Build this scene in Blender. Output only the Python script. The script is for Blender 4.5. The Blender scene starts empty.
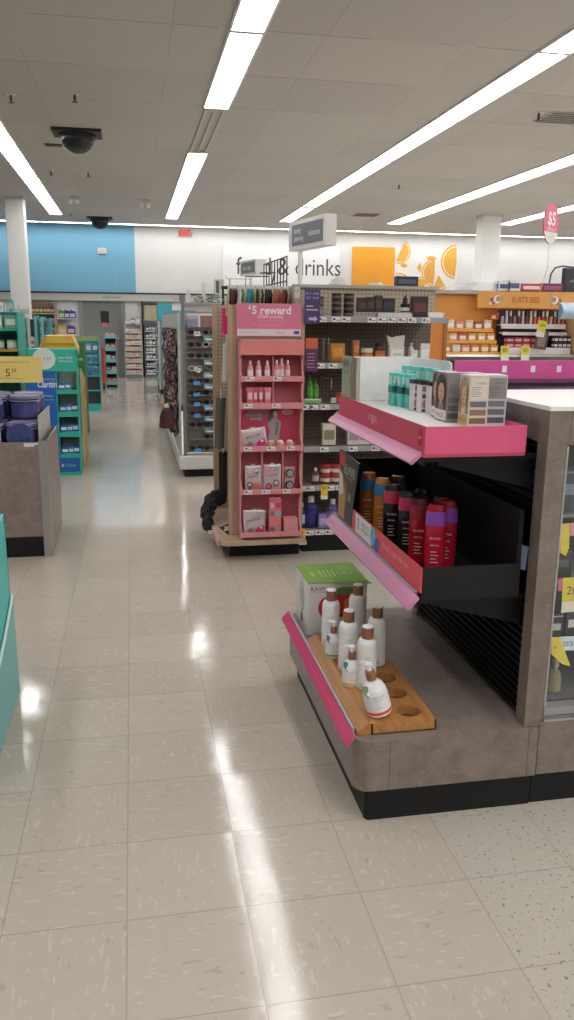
import bpy, bmesh, math, random
from mathutils import Matrix, Vector
random.seed(7)
S = bpy.context.scene
COL = S.collection
PI = math.pi

# ---------------------------------------------------------------- camera
F, YAW, PITCH, ROLL, CH = 810.9, .18725, .230116, .010335, 1.45
_cy, _sy, _cp, _sp = math.cos(YAW), math.sin(YAW), math.cos(PITCH), math.sin(PITCH)
W = Vector((_sy*_cp, _cy*_cp, -_sp)); R0 = Vector((_cy, -_sy, 0)); U0 = R0.cross(W)
RV = R0*math.cos(ROLL) + U0*math.sin(ROLL); UV = U0*math.cos(ROLL) - R0*math.sin(ROLL)
cd = bpy.data.cameras.new('camera'); cam = bpy.data.objects.new('camera', cd); COL.objects.link(cam)
m3 = Matrix((RV, UV, -W)).transposed()
cam.matrix_world = Matrix.Translation((0, 0, CH)) @ m3.to_4x4()
cd.sensor_fit = 'HORIZONTAL'; cd.sensor_width = 36; cd.lens = 36*F/574; cd.clip_start = .05; cd.clip_end = 100
S.camera = cam
# ---------------------------------------------------------------- world, exposure
wd = bpy.data.worlds.new('world'); S.world = wd; wd.use_nodes = True
wd.node_tree.nodes['Background'].inputs[0].default_value = (.9, .95, 1, 1)
wd.node_tree.nodes['Background'].inputs[1].default_value = .05
S.view_settings.view_transform = 'Standard'; S.view_settings.look = 'None'
S.view_settings.exposure = 0.2; S.view_settings.gamma = 1; S.view_settings.use_curve_mapping = False
LAMP = 10.5         # radiance of the fluorescent diffusers
CEIL = 3.65

# ---------------------------------------------------------------- materials
def lin(h):
    h = h.lstrip('#'); o = []
    for i in (0, 2, 4):
        c = int(h[i:i+2], 16)/255
        o.append(c/12.92 if c <= .04045 else ((c+.055)/1.055)**2.4)
    return (*o, 1)
MC = {}
def M(h, r=.55, metal=0, var=.06, scale=30, spec=.5):
    """procedural paint, plastic or card: a colour with a little mottling"""
    k = (h, r, metal, var, scale, spec)
    if k in MC: return MC[k]
    mt = bpy.data.materials.new('mat_'+h); mt.use_nodes = True
    nt = mt.node_tree; b = nt.nodes['Principled BSDF']
    tc = nt.nodes.new('ShaderNodeTexCoord'); n = nt.nodes.new('ShaderNodeTexNoise'); n.inputs['Scale'].default_value = scale
    nt.links.new(tc.outputs['Object'], n.inputs['Vector'])
    mx = nt.nodes.new('ShaderNodeMix'); mx.data_type = 'RGBA'
    c = lin(h); mx.inputs[6].default_value = (*[v*(1-var) for v in c[:3]], 1); mx.inputs[7].default_value = (*[min(1, v*(1+var)) for v in c[:3]], 1)
    nt.links.new(n.outputs['Fac'], mx.inputs[0]); nt.links.new(mx.outputs[2], b.inputs['Base Color'])
    b.inputs['Roughness'].default_value = r; b.inputs['Metallic'].default_value = metal
    b.inputs['Specular IOR Level'].default_value = spec
    MC[k] = mt; return mt
def newmat(name):
    mt = bpy.data.materials.new(name); mt.use_nodes = True
    return mt, mt.node_tree, mt.node_tree.nodes['Principled BSDF']
def node(nt, t, **kw):
    n = nt.nodes.new(t)
    for k, v in kw.items():
        if k.startswith('i_'): n.inputs[int(k[2:])].default_value = v
        else: setattr(n, k, v)
    return n
def math_(nt, op, a, b=None, c=None):
    n = nt.nodes.new('ShaderNodeMath'); n.operation = op
    for i, v in enumerate((a, b, c)):
        if v is None: continue
        if isinstance(v, (int, float)): n.inputs[i].default_value = v
        else: nt.links.new(v, n.inputs[i])
    return n.outputs[0]
def mixc(nt, f, a, b):
    n = nt.nodes.new('ShaderNodeMix'); n.data_type = 'RGBA'
    for i, v in ((0, f), (6, a), (7, b)):
        if isinstance(v, (int, float, tuple)): n.inputs[i].default_value = v
        else: nt.links.new(v, n.inputs[i])
    return n.outputs[2]
def emis(name, h, s):
    mt, nt, b = newmat(name); b.inputs['Base Color'].default_value = lin(h)
    b.inputs['Emission Color'].default_value = lin(h); b.inputs['Emission Strength'].default_value = s
    return mt
def glass(name, h='ffffff', r=.02, alpha=.15):
    mt, nt, b = newmat(name); b.inputs['Base Color'].default_value = lin(h); b.inputs['Roughness'].default_value = r
    b.inputs['Alpha'].default_value = alpha; return mt

def mat_floor():
    mt, nt, b = newmat('vinyl_tile_floor'); L = nt.links
    g = node(nt, 'ShaderNodeNewGeometry'); sx = node(nt, 'ShaderNodeSeparateXYZ'); L.new(g.outputs['Position'], sx.inputs[0])
    u = math_(nt, 'DIVIDE', math_(nt, 'ADD', sx.outputs[0], .058+29.75), .2975)
    v = math_(nt, 'DIVIDE', math_(nt, 'ADD', sx.outputs[1], 31.15-1.762), .3115)
    fu, fv = math_(nt, 'FRACT', u), math_(nt, 'FRACT', v)
    iu, iv = math_(nt, 'FLOOR', u), math_(nt, 'FLOOR', v)
    def edge(f): return math_(nt, 'LESS_THAN', math_(nt, 'SUBTRACT', .5, math_(nt, 'ABSOLUTE', math_(nt, 'SUBTRACT', f, .5))), .0055)
    grout = math_(nt, 'MAXIMUM', edge(fu), edge(fv))
    cb = node(nt, 'ShaderNodeCombineXYZ'); L.new(iu, cb.inputs[0]); L.new(iv, cb.inputs[1])
    wn = node(nt, 'ShaderNodeTexWhiteNoise', noise_dimensions='3D'); L.new(cb.outputs[0], wn.inputs['Vector'])
    par = math_(nt, 'GREATER_THAN', math_(nt, 'MODULO', math_(nt, 'ADD', iu, iv), 2), .5)
    # flecks: streaks whose direction alternates from tile to tile
    def streak(sc, det):
        n = node(nt, 'ShaderNodeTexNoise'); n.inputs['Scale'].default_value = 1; n.inputs['Detail'].default_value = det
        a = node(nt, 'ShaderNodeVectorMath', operation='MULTIPLY'); L.new(g.outputs['Position'], a.inputs[0]); a.inputs[1].default_value = (sc, sc*.33, 1)
        c = node(nt, 'ShaderNodeVectorMath', operation='MULTIPLY'); L.new(g.outputs['Position'], c.inputs[0]); c.inputs[1].default_value = (sc*.33, sc, 1)
        mv = nt.nodes.new('ShaderNodeMix'); mv.data_type = 'VECTOR'; L.new(par, mv.inputs[0]); L.new(a.outputs[0], mv.inputs[4]); L.new(c.outputs[0], mv.inputs[5])
        ad = node(nt, 'ShaderNodeVectorMath', operation='ADD'); L.new(mv.outputs[1], ad.inputs[0]); L.new(wn.outputs['Color'], ad.inputs[1])
        L.new(ad.outputs[0], n.inputs['Vector']); return n.outputs['Fac']
    s1 = streak(75, 2); s2 = streak(60, 1); s3 = streak(26, 2)
    base = mixc(nt, wn.outputs['Value'], lin('b8aea0'), lin('bfb5a8'))
    base = mixc(nt, math_(nt, 'MULTIPLY', s3, .35), base, lin('b3a897'))
    lightf = math_(nt, 'MULTIPLY', math_(nt, 'GREATER_THAN', s1, .64), .42)
    base = mixc(nt, lightf, base, lin('cfc8bd'))
    darkf = math_(nt, 'MULTIPLY', math_(nt, 'GREATER_THAN', s2, .71), .35)
    base = mixc(nt, darkf, base, lin('958b7e'))
    vo = node(nt, 'ShaderNodeTexNoise'); vo.inputs['Scale'].default_value = 85; vo.inputs['Detail'].default_value = 1
    L.new(g.outputs['Position'], vo.inputs['Vector'])
    chip = math_(nt, 'MULTIPLY', math_(nt, 'GREATER_THAN', vo.outputs['Fac'], .675), math_(nt, 'GREATER_THAN', sx.outputs[0], .834))
    base = mixc(nt, math_(nt, 'MULTIPLY', math_(nt, 'GREATER_THAN', sx.outputs[0], .834), .5), base, lin('b6b3a8'))
    base = mixc(nt, math_(nt, 'MULTIPLY', chip, .6), base, lin('57534e'))
    base = mixc(nt, math_(nt, 'MULTIPLY', grout, .36), base, lin('6f665a'))
    L.new(base, b.inputs['Base Color'])
    rn = node(nt, 'ShaderNodeTexNoise'); rn.inputs['Scale'].default_value = 9; rn.inputs['Detail'].default_value = 4; L.new(g.outputs['Position'], rn.inputs['Vector'])
    L.new(math_(nt, 'MULTIPLY_ADD', rn.outputs['Fac'], .14, .03), b.inputs['Roughness'])
    bn = node(nt, 'ShaderNodeTexNoise'); bn.inputs['Scale'].default_value = 14; bn.inputs['Detail'].default_value = 3; L.new(g.outputs['Position'], bn.inputs['Vector'])
    bp = node(nt, 'ShaderNodeBump'); bp.inputs['Strength'].default_value = .045; bp.inputs['Distance'].default_value = .01
    L.new(bn.outputs['Fac'], bp.inputs['Height'])
    # every tile lies at a slightly different tilt, which breaks the lamp reflections at the joints
    tl = node(nt, 'ShaderNodeVectorMath', operation='SUBTRACT'); L.new(wn.outputs['Color'], tl.inputs[0]); tl.inputs[1].default_value = (.5, .5, .5)
    ts = node(nt, 'ShaderNodeVectorMath', operation='MULTIPLY'); L.new(tl.outputs[0], ts.inputs[0]); ts.inputs[1].default_value = (.012, .012, 0)
    ta = node(nt, 'ShaderNodeVectorMath', operation='ADD'); L.new(ts.outputs[0], ta.inputs[0]); L.new(bp.outputs[0], ta.inputs[1])
    tn = node(nt, 'ShaderNodeVectorMath', operation='NORMALIZE'); L.new(ta.outputs[0], tn.inputs[0]); L.new(tn.outputs[0], b.inputs['Normal'])
    b.inputs['Specular IOR Level'].default_value = .38
    return mt
def mat_ceiling():
    mt, nt, b = newmat('ceiling_tile'); L = nt.links
    g = node(nt, 'ShaderNodeNewGeometry'); sx = node(nt, 'ShaderNodeSeparateXYZ'); L.new(g.outputs['Position'], sx.inputs[0])
    u = math_(nt, 'FRACT', math_(nt, 'DIVIDE', math_(nt, 'ADD', sx.outputs[0], 24.4-.38), 1.22))
    v = math_(nt, 'FRACT', math_(nt, 'DIVIDE', math_(nt, 'ADD', sx.outputs[1], 24-6.95), 1.2))
    iv = math_(nt, 'FLOOR', math_(nt, 'DIVIDE', math_(nt, 'ADD', sx.outputs[1], 24-6.95), 1.2))
    iu = math_(nt, 'FLOOR', math_(nt, 'DIVIDE', math_(nt, 'ADD', sx.outputs[0], 24.4-.38), 1.22))
    def edge(f, w): return math_(nt, 'LESS_THAN', math_(nt, 'SUBTRACT', .5, math_(nt, 'ABSOLUTE', math_(nt, 'SUBTRACT', f, .5))), w)
    cb = node(nt, 'ShaderNodeCombineXYZ'); L.new(iu, cb.inputs[0]); L.new(iv, cb.inputs[1])
    wn = node(nt, 'ShaderNodeTexWhiteNoise'); L.new(cb.outputs[0], wn.inputs['Vector'])
    # the joints show in some places and hardly in others
    n = node(nt, 'ShaderNodeTexNoise'); n.inputs['Scale'].default_value = .9; L.new(g.outputs['Position'], n.inputs['Vector'])
    k = math_(nt, 'MULTIPLY', math_(nt, 'GREATER_THAN', n.outputs['Fac'], .45), .5)
    e = math_(nt, 'MAXIMUM', math_(nt, 'MULTIPLY', edge(v, .006), k), math_(nt, 'MULTIPLY', edge(u, .004), math_(nt, 'MULTIPLY', k, .5)))
    base = mixc(nt, wn.outputs['Value'], lin('c1bdba'), lin('c8c4c1'))
    base = mixc(nt, e, base, lin('6b645c'))
    L.new(base, b.inputs['Base Color']); b.inputs['Roughness'].default_value = .9; return mt
def mat_laminate(h1='756a62', h2='8d8178', name='taupe_laminate'):
    mt, nt, b = newmat(name); L = nt.links
    tc = node(nt, 'ShaderNodeTexCoord')
    n = node(nt, 'ShaderNodeTexNoise'); n.inputs['Scale'].default_value = 14; n.inputs['Detail'].default_value = 7; n.inputs['Roughness'].default_value = .65; n.inputs['Distortion'].default_value = .6
    L.new(tc.outputs['Object'], n.inputs['Vector'])
    r = node(nt, 'ShaderNodeMapRange'); r.inputs[1].default_value = .35; r.inputs[2].default_value = .68; L.new(n.outputs['Fac'], r.inputs[0])
    c = mixc(nt, r.outputs[0], lin(h1), lin(h2))
    n2 = node(nt, 'ShaderNodeTexNoise'); n2.inputs['Scale'].default_value = 90; n2.inputs['Detail'].default_value = 2; L.new(tc.outputs['Object'], n2.inputs['Vector'])
    c = mixc(nt, math_(nt, 'MULTIPLY', math_(nt, 'GREATER_THAN', n2.outputs['Fac'], .66), .3), c, lin('a69b90'))
    L.new(c, b.inputs['Base Color']); b.inputs['Roughness'].default_value = .38; return mt
def mat_wood(h1, h2, name, sc=(3, 60, 60), r=.4):
    mt, nt, b = newmat(name); L = nt.links
    tc = node(nt, 'ShaderNodeTexCoord'); mp = node(nt, 'ShaderNodeMapping'); mp.inputs['Scale'].default_value = sc
    L.new(tc.outputs['Object'], mp.inputs[0])
    n = node(nt, 'ShaderNodeTexNoise'); n.inputs['Scale'].default_value = 1; n.inputs['Detail'].default_value = 5; L.new(mp.outputs[0], n.inputs['Vector'])
    r_ = node(nt, 'ShaderNodeMapRange'); r_.inputs[1].default_value = .3; r_.inputs[2].default_value = .7; L.new(n.outputs['Fac'], r_.inputs[0])
    L.new(mixc(nt, r_.outputs[0], lin(h1), lin(h2)), b.inputs['Base Color']); b.inputs['Roughness'].default_value = r; return mt
def mat_peg(h, hd, name, pitch=.0254, axes=(0, 2), rad=.19):
    mt, nt, b = newmat(name); L = nt.links
    g = node(nt, 'ShaderNodeNewGeometry'); sx = node(nt, 'ShaderNodeSeparateXYZ'); L.new(g.outputs['Position'], sx.inputs[0])
    d = []
    for a in axes:
        f = math_(nt, 'FRACT', math_(nt, 'DIVIDE', math_(nt, 'ADD', sx.outputs[a], 10), pitch))
        q = math_(nt, 'SUBTRACT', f, .5); d.append(math_(nt, 'MULTIPLY', q, q))
    hole = math_(nt, 'LESS_THAN', math_(nt, 'ADD', d[0], d[1]), rad*rad)
    L.new(mixc(nt, hole, lin(h), lin(hd)), b.inputs['Base Color']); b.inputs['Roughness'].default_value = .6; return mt

FLOORM, CEILM, LAM = mat_floor(), mat_ceiling(), mat_laminate()
LAM2 = mat_laminate('7d706a', '93877f', 'rose_taupe_laminate')
BAMBOO = mat_wood('a56f3c', 'c48e55', 'bamboo', (60, 4, 60))
MAPLE = mat_wood('b39a80', 'c4ab91', 'maple_edge', (30, 30, 3), .5)
COPPER = mat_wood('7e5238', '9a6a4a', 'walnut_cap', (90, 90, 8), .4)
PEGD = mat_peg('74675c', '3f362f', 'brown_pegboard')
PEGL = mat_peg('b5a893', '6d6252', 'tan_pegboard')
BLK, BLK2 = M('0d0d0e', .45, spec=.3), M('1a1a1b', .55, spec=.3)
WHT, WHT2 = M('eeeeec', .5), M('dcdcd8', .6)
GRY, GRYD = M('9c9ca0', .4), M('5e6064', .5)
CHAN = M('a9a8ac', .35)
PINK, PINKD, PINKL = M('e05c84', .5), M('d2506c', .5), M('dd8fb0', .4)
TEAL, TEALD = M('35b3a6', .5), M('1f8f8c', .5)
LAMPM = emis('lamp_diffuser', 'fdfdff', LAMP)
DIMM = emis('dim_lamp_diffuser', 'fffdf8', 1.3)
STEEL = M('b9b9b7', .3, .8)
CHROME = M('d0d0d0', .15, 1)
GLASS = glass('clear_glass', 'e8f0f0', .02, .04)
CLEARP = glass('clear_plastic', 'ffffff', .1, .35)

# ---------------------------------------------------------------- mesh builder
class MB:
    def __init__(s): s.V = []; s.Fc = []; s.mi = []; s.sm = []; s.mats = []; s.mx = Matrix()
    def at(s, x=0, y=0, z=0, rz=0, rx=0, ry=0):
        s.mx = Matrix.Translation((x, y, z)) @ Matrix.Rotation(rz, 4, 'Z') @ Matrix.Rotation(ry, 4, 'Y') @ Matrix.Rotation(rx, 4, 'X'); return s
    def add(s, vs, fs, m, smooth=False):
        if m not in s.mats: s.mats.append(m)
        k = s.mats.index(m); o = len(s.V)
        s.V += [tuple(s.mx @ Vector(v)) for v in vs]
        for f in fs: s.Fc.append([i+o for i in f]); s.mi.append(k); s.sm.append(smooth)
        return s
    def box(s, x0, x1, y0, y1, z0, z1, m, bev=0):
        if bev:
            bm = bmesh.new(); bmesh.ops.create_cube(bm, size=1)
            for v in bm.verts: v.co = ((x0+x1)/2+v.co.x*(x1-x0), (y0+y1)/2+v.co.y*(y1-y0), (z0+z1)/2+v.co.z*(z1-z0))
            bmesh.ops.bevel(bm, geom=list(bm.edges), offset=bev, segments=2, affect='EDGES', profile=.6)
            bm.verts.index_update(); vs = [tuple(v.co) for v in bm.verts]; fs = [[v.index for v in f.verts] for f in bm.faces]; bm.free()
            return s.add(vs, fs, m)
        vs = [(x, y, z) for x in (x0, x1) for y in (y0, y1) for z in (z0, z1)]
        return s.add(vs, [(0, 1, 3, 2), (4, 6, 7, 5), (0, 4, 5, 1), (2, 3, 7, 6), (0, 2, 6, 4), (1, 5, 7, 3)], m)
    def lathe(s, prof, m, n=20, x=0, y=0, z=0, sx=1, sy=1, mats=None, flat=False):
        N = len(prof)
        ring = lambda r, h: [(x+r*sx*math.cos(2*PI*i/n), y+r*sy*math.sin(2*PI*i/n), z+h) for i in range(n)]
        vs = []
        for r, h in prof: vs += ring(max(r, 1e-5), h)
        for j in range(N-1):
            mm = mats[j] if mats else m
            fs = [(j*n+i, j*n+(i+1) % n, (j+1)*n+(i+1) % n, (j+1)*n+i) for i in range(n)]
            s._part(vs, fs, mm, not flat, j*n, (j+2)*n)
        s.add(ring(max(prof[0][0], 1e-5), prof[0][1]), [list(range(n))[::-1]], mats[0] if mats else m)
        s.add(ring(max(prof[-1][0], 1e-5), prof[-1][1]), [list(range(n))], mats[-1] if mats else m)
        return s
    def _part(s, vs, fs, m, smooth, a, b): s.add(vs[a:b], [[i-a for i in f] for f in fs], m, smooth)
    def prism(s, poly, ax, a, b, m, smooth=False):
        n = len(poly)
        def P(p, t): return {'x': (t, p[0], p[1]), 'y': (p[0], t, p[1]), 'z': (p[0], p[1], t)}[ax]
        vs = [P(p, a) for p in poly]+[P(p, b) for p in poly]
        s.add(vs, [(i, (i+1) % n, (i+1) % n+n, i+n) for i in range(n)], m, smooth)
        return s.add(vs, [list(range(n))[::-1], list(range(n, 2*n))], m)
    def tube(s, pts, r, m, n=8, closed=False):
        pts = [Vector(p) for p in pts]; vs = []; N = len(pts)
        for i, p in enumerate(pts):
            if closed: d = pts[(i+1) % N]-pts[i-1]
            else: d = pts[min(i+1, N-1)]-pts[max(i-1, 0)]
            d.normalize(); a = d.cross(Vector((0, 0, 1)))
            if a.length < .01: a = d.cross(Vector((0, 1, 0)))
            a.normalize(); b_ = d.cross(a); rr = r[i] if isinstance(r, (list, tuple)) else r
            vs += [tuple(p+a*rr*math.cos(2*PI*k/n)+b_*rr*math.sin(2*PI*k/n)) for k in range(n)]
        K = N if closed else N-1
        fs = [(i*n+k, i*n+(k+1) % n, ((i+1) % N)*n+(k+1) % n, ((i+1) % N)*n+k) for i in range(K) for k in range(n)]
        s.add(vs, fs, m, True)
        if not closed: s.add(vs[:n], [list(range(n))], m); s.add(vs[-n:], [list(range(n))], m)
        return s
    def ball(s, x, y, z, r, m, sx=1, sy=1, sz=1, n=16):
        return s.lathe([(r*math.sin(PI*k/10), -r*sz*math.cos(PI*k/10)) for k in range(11)], m, n, x, y, z, sx, sy)
    def grid(s, fn, nu, nv, m, smooth=True):
        vs = [fn(i/nu, j/nv) for j in range(nv+1) for i in range(nu+1)]
        return s.add(vs, [(j*(nu+1)+i, j*(nu+1)+i+1, (j+1)*(nu+1)+i+1, (j+1)*(nu+1)+i) for j in range(nv) for i in range(nu)], m, smooth)
    def text(s, t, m, p, face='F', w=None, h=None, shear=0, bold=0):
        """flat lettering centred on p; face F looks to -Y, L to -X, T up, or a (U, V) pair of vectors"""
        cu = bpy.data.curves.new('t', 'FONT'); cu.body = t; cu.resolution_u = 2; cu.align_x = 'LEFT'; cu.shear = shear; cu.offset = bold
        o = bpy.data.objects.new('t', cu); COL.objects.link(o)
        bpy.context.view_layer.update()
        me = bpy.data.meshes.new_from_object(o.evaluated_get(bpy.context.evaluated_depsgraph_get()))
        vs = [v.co.copy() for v in me.vertices]; fs = [list(q.vertices) for q in me.polygons]
        bpy.data.objects.remove(o); bpy.data.curves.remove(cu); bpy.data.meshes.remove(me)
        if not vs: return s
        x0, x1 = min(v.x for v in vs), max(v.x for v in vs); y0, y1 = min(v.y for v in vs), max(v.y for v in vs)
        kx = w/(x1-x0) if w else h/(y1-y0); ky = h/(y1-y0) if h else kx
        U, V = {'F': ((1, 0, 0), (0, 0, 1)), 'L': ((0, -1, 0), (0, 0, 1)), 'T': ((1, 0, 0), (0, 1, 0))}.get(face, face) if isinstance(face, str) else face
        U, V, p = Vector(U), Vector(V), Vector(p)
        return s.add([tuple(p+U*((v.x-(x0+x1)/2)*kx)+V*((v.y-(y0+y1)/2)*ky)) for v in vs], fs, m)
    def build(s, name, parent=None, off=None):
        me = bpy.data.meshes.new(name)
        V = s.V
        if off is not None: V = [(v[0]-off[0], v[1]-off[1], v[2]-off[2]) for v in V]
        me.from_pydata(V, [], s.Fc)
        for m in s.mats: me.materials.append(m)
        me.polygons.foreach_set('material_index', s.mi); me.polygons.foreach_set('use_smooth', s.sm); me.update()
        o = bpy.data.objects.new(name, me); COL.objects.link(o)
        if parent: o.parent = parent
        return o
def tag(o, label, cat, group=None, kind=None):
    if label: o['label'] = label
    if cat: o['category'] = cat
    if group: o['group'] = group
    if kind: o['kind'] = kind
    return o
def thing(name, label, cat, loc=(0, 0, 0), rz=0, group=None):
    o = bpy.data.objects.new(name, None); COL.objects.link(o); o.location = loc; o.rotation_euler[2] = rz; o.empty_display_size = .1
    return tag(o, label, cat, group)
def wpart(mb, name, root, label=None, parent=None):
    """a part whose mesh was laid out in world coordinates"""
    o = mb.build(name, parent or root, root.location)
    if label: o['label'] = label
    return o
def struct(mb, name, parent=None):
    o = mb.build(name, parent)
    if not parent: o['kind'] = 'structure'
    return o
def solo(mb, name, label, cat, base, group=None):
    """a thing that is one mesh, laid out in world coordinates, with its origin at base"""
    o = mb.build(name, None, base); o.location = base
    return tag(o, label, cat, group)
def kids(o): return KID.get(o.name, [])
def dup(root, loc=None, rz=None, label=None, group=None, par=None):
    r = root.copy(); COL.objects.link(r)
    if par: r.parent = par
    if loc is not None: r.location = loc
    if rz is not None: r.rotation_euler[2] = rz
    if label: r['label'] = label
    if group: r['group'] = group
    for c in list(root.children): dup(c, par=r)
    return r
ORD = ['first', 'second', 'third', 'fourth', 'fifth', 'sixth', 'seventh', 'eighth', 'ninth', 'tenth', 'eleventh', 'twelfth', 'thirteenth', 'fourteenth', 'fifteenth']
def ordl(i, n, a='left', b='right'):
    if n == 1: return 'the only one'
    if i == 0: return a+'most' if a in ('left', 'right', 'top', 'bottom') else ORD[0]+' from the '+a
    if i == n-1: return b+'most' if b in ('left', 'right', 'top', 'bottom') else ORD[0]+' from the '+b
    if i < 15: return ORD[i]+' from '+('the ' if a not in ('left', 'right', 'top') else '')+a
    return ORD[n-1-i]+' from '+b
def P(x, y, Y=None, Z=None, X=None):
    d = RV*((x-287)/F) - UV*((y-510)/F) + W; c = Vector((0, 0, CH))
    if Y is not None: return c+d*(Y/d.y)
    if Z is not None: return c+d*((Z-CH)/d.z)
    return c+d*(X/d.x)

# ---------------------------------------------------------------- shell
XL, XR, YB, YF = -7.0, 13.0, 21.2, -9.0
b = MB(); b.add([(XL, YF, 0), (XR, YF, 0), (XR, YB, 0), (XL, YB, 0)], [(0, 1, 2, 3)], FLOORM); struct(b, 'floor')
b = MB(); b.add([(XL, YF, CEIL), (XR, YF, CEIL), (XR, YB, CEIL), (XL, YB, CEIL)], [(3, 2, 1, 0)], CEILM); struct(b, 'ceiling')
WALLM = M('e6e5e2', .7, scale=2); BLUEM = M('7db8d4', .7, var=.03, scale=2)
DX0, DX1 = -1.17, -.24        # the grey door
b = MB()
b.box(XL, DX0-.02, YB, YB+.15, 0, 2.06, WALLM); b.box(DX1+.02, XR, YB, YB+.15, 0, 2.06, WALLM); b.box(DX0-.02, DX1+.02, YB, YB+.15, 2.04, 2.06, WALLM)
b.box(XL, .14, YB-.012, YB+.15, 2.06, CEIL, BLUEM); b.box(.14, XR, YB, YB+.15, 2.06, CEIL, WALLM)
b.box(-.26, -.25, YB-.014, YB-.011, 2.06, CEIL, M('6ea8c6', .7))
struct(b, 'wall_back')
b = MB(); b.box(XL-.15, XL, YF, YB, 0, CEIL, M('d9d7d0', .7)); struct(b, 'wall_left')
b = MB(); b.box(XR, XR+.15, YF, YB, 0, CEIL, M('dfdedb', .7)); struct(b, 'wall_right')
b = MB(); b.box(XL, XR, YF-.15, YF, 0, CEIL, M('c9c5bd', .7)); struct(b, 'wall_front')
# fascia board over the pharmacy side, with a dark top rail
b = MB(); b.box(XL, 12.6, YB-.10, YB-.014, 1.87, 2.035, M('c9c9c4', .5)); b.box(XL, 12.6, YB-.13, YB-.014, 2.035, 2.07, M('2b2d33', .5)); b.box(XL, 12.6, YB-.105, YB-.014, 1.855, 1.875, M('8b8b88', .5))
b.text('restrooms', GRYD, (P(112, 296.5, Y=YB-.1).x, YB-.102, 1.95), 'F', h=.055); b.text('open 24 hours', GRYD, (P(180, 299, Y=YB-.1).x, YB-.102, 1.93), 'F', h=.055)
struct(b, 'trim_1')
# door
b = MB(); GD = M('7e817d', .5); b.box(DX0, DX1, YB-.02, YB+.03, 0, 2.03, GD); d = struct(b, 'door_1')
b = MB(); fx = P(100.5, 312, Y=YB).x; b.box(fx, fx+.2, YB-.03, YB-.021, 1.33, 1.62, M('2f3234', .2)); struct(b, 'door_window', d)
b = MB(); b.box(DX0-.1, DX0, YB-.05, YB-.001, 0, 1.86, M('8d908b', .5)); b.box(DX1, DX1+.1, YB-.05, YB-.001, 0, 1.86, M('8d908b', .5)); struct(b, 'door_frame', d)
b = MB(); b.box(fx+.02, fx+.16, YB-.034, YB-.0305, 1.24, 1.34, M('d06a7c', .6)); struct(b, 'door_notice', d)
b = MB(); b.box(DX1-.1, DX1-.07, YB-.06, YB-.021, .93, 1.0, STEEL, .004); b.tube([(DX1-.085, YB-.06, .96), (DX1-.085, YB-.075, .96), (DX1-.18, YB-.075, .96)], .009, STEEL); struct(b, 'door_handle', d)

# columns
for px0, nm, x0 in ((0, 'beside the blue wall on the left', -2.26), (1, 'in front of the white wall on the right', 7.31)):
    cw = .33 if px0 == 0 else .39
    b = MB(); b.box(x0, x0+cw, 16.8, 17.19, 0, CEIL, M('e3e3df', .6), .01)
    b.box(x0-.01, x0+cw+.01, 16.78, 17.21, 3.6, CEIL-.001, M('d8d8d4', .6)); b.box(x0-.01, x0+cw+.01, 16.79, 17.2, 0, .12, M('55524e', .6))
    solo(b, 'column', 'white square building column '+nm, 'column', (x0+.2, 17, 0))

# ---------------------------------------------------------------- ceiling lamps
def lamp(x, y0, y1, w, label, across=False, lit=1):
    cx, cyy = (x, (y0+y1)/2)
    if across: loc = ((y0+y1)/2, x, CEIL)
    else: loc = (x, (y0+y1)/2, CEIL)
    t = thing('fluorescent_light', label, 'ceiling light', loc, 0, 'fluorescent ceiling lights')
    L = (y1-y0)/2
    hw, hl = (L, w/2) if across else (w/2, L)
    b = MB(); k = .018; e = M('e9e8e4', .5)
    b.box(-hw-k, -hw, -hl-k, hl+k, -.022, -.001, e); b.box(hw, hw+k, -hl-k, hl+k, -.022, -.001, e)
    b.box(-hw, hw, -hl-k, -hl, -.022, -.001, e); b.box(-hw, hw, hl, hl+k, -.022, -.001, e)
    b.build('frame', t)
    b = MB(); b.prism([(-hw, -.004), (-hw*.9, -.016), (hw*.9, -.016), (hw, -.004)], 'y', -hl, hl, LAMPM if lit else DIMM); b.build('diffuser', t)
    return t
rows = [(-1.53, .25, [(y, y+2.36) for y in (9.55, 12.0, 14.4, 16.85)]+[(y, y+2.36) for y in (-.2, 2.25, 4.7, 7.1)], 'leftmost row'),
        (.96, .25, [(4.58, 6.92), (6.98, 9.34), (11.8, 14.2), (14.24, 16.6), (16.64, 19.3), (-.3, 2.06)], 'broken row over the aisle'),
        (3.53, .26, [(y, y+2.37) for y in (-.3, 2.12, 4.5, 6.92, 9.32, 11.75, 14.2, 16.8)], 'first row right of the aisle'),
        (6.02, .33, [(y, y+2.37) for y in (2.1, 4.5, 6.9, 9.3, 11.7, 14.1, 16.55)], 'second row right of the aisle'),
        (8.5, .33, [(y, y+2.37) for y in (6.92, 9.32, 11.75, 14.2, 16.0)], 'short row above the oval sign'),
        (11.0, .33, [(y, y+2.37) for y in (9.32, 11.75, 14.2, 16.6)], 'row nearest the right wall')]
for x, w, seg, nm in rows:
    seg = sorted(seg, key=lambda q: -q[0])
    lo = seg[-1][0]
    seg += [(lo-.05-2.42*k-2.37, lo-.05-2.42*k) for k in range(int((lo+8.6)/2.42))]
    for i, (a, c) in enumerate(seg):
        if i: c = min(c, seg[i-1][0]-.045)
        lamp(x, a, c, w, 'ceiling light, %s from the far wall in the %s' % (ORD[i], nm))
xs = [-6.9+2.45*k for k in range(8)]
for i, x in enumerate(xs): lamp(20.72, x, x+2.41, .16, 'thin fluorescent light along the far wall, %s' % ordl(i, 8), True)
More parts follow.
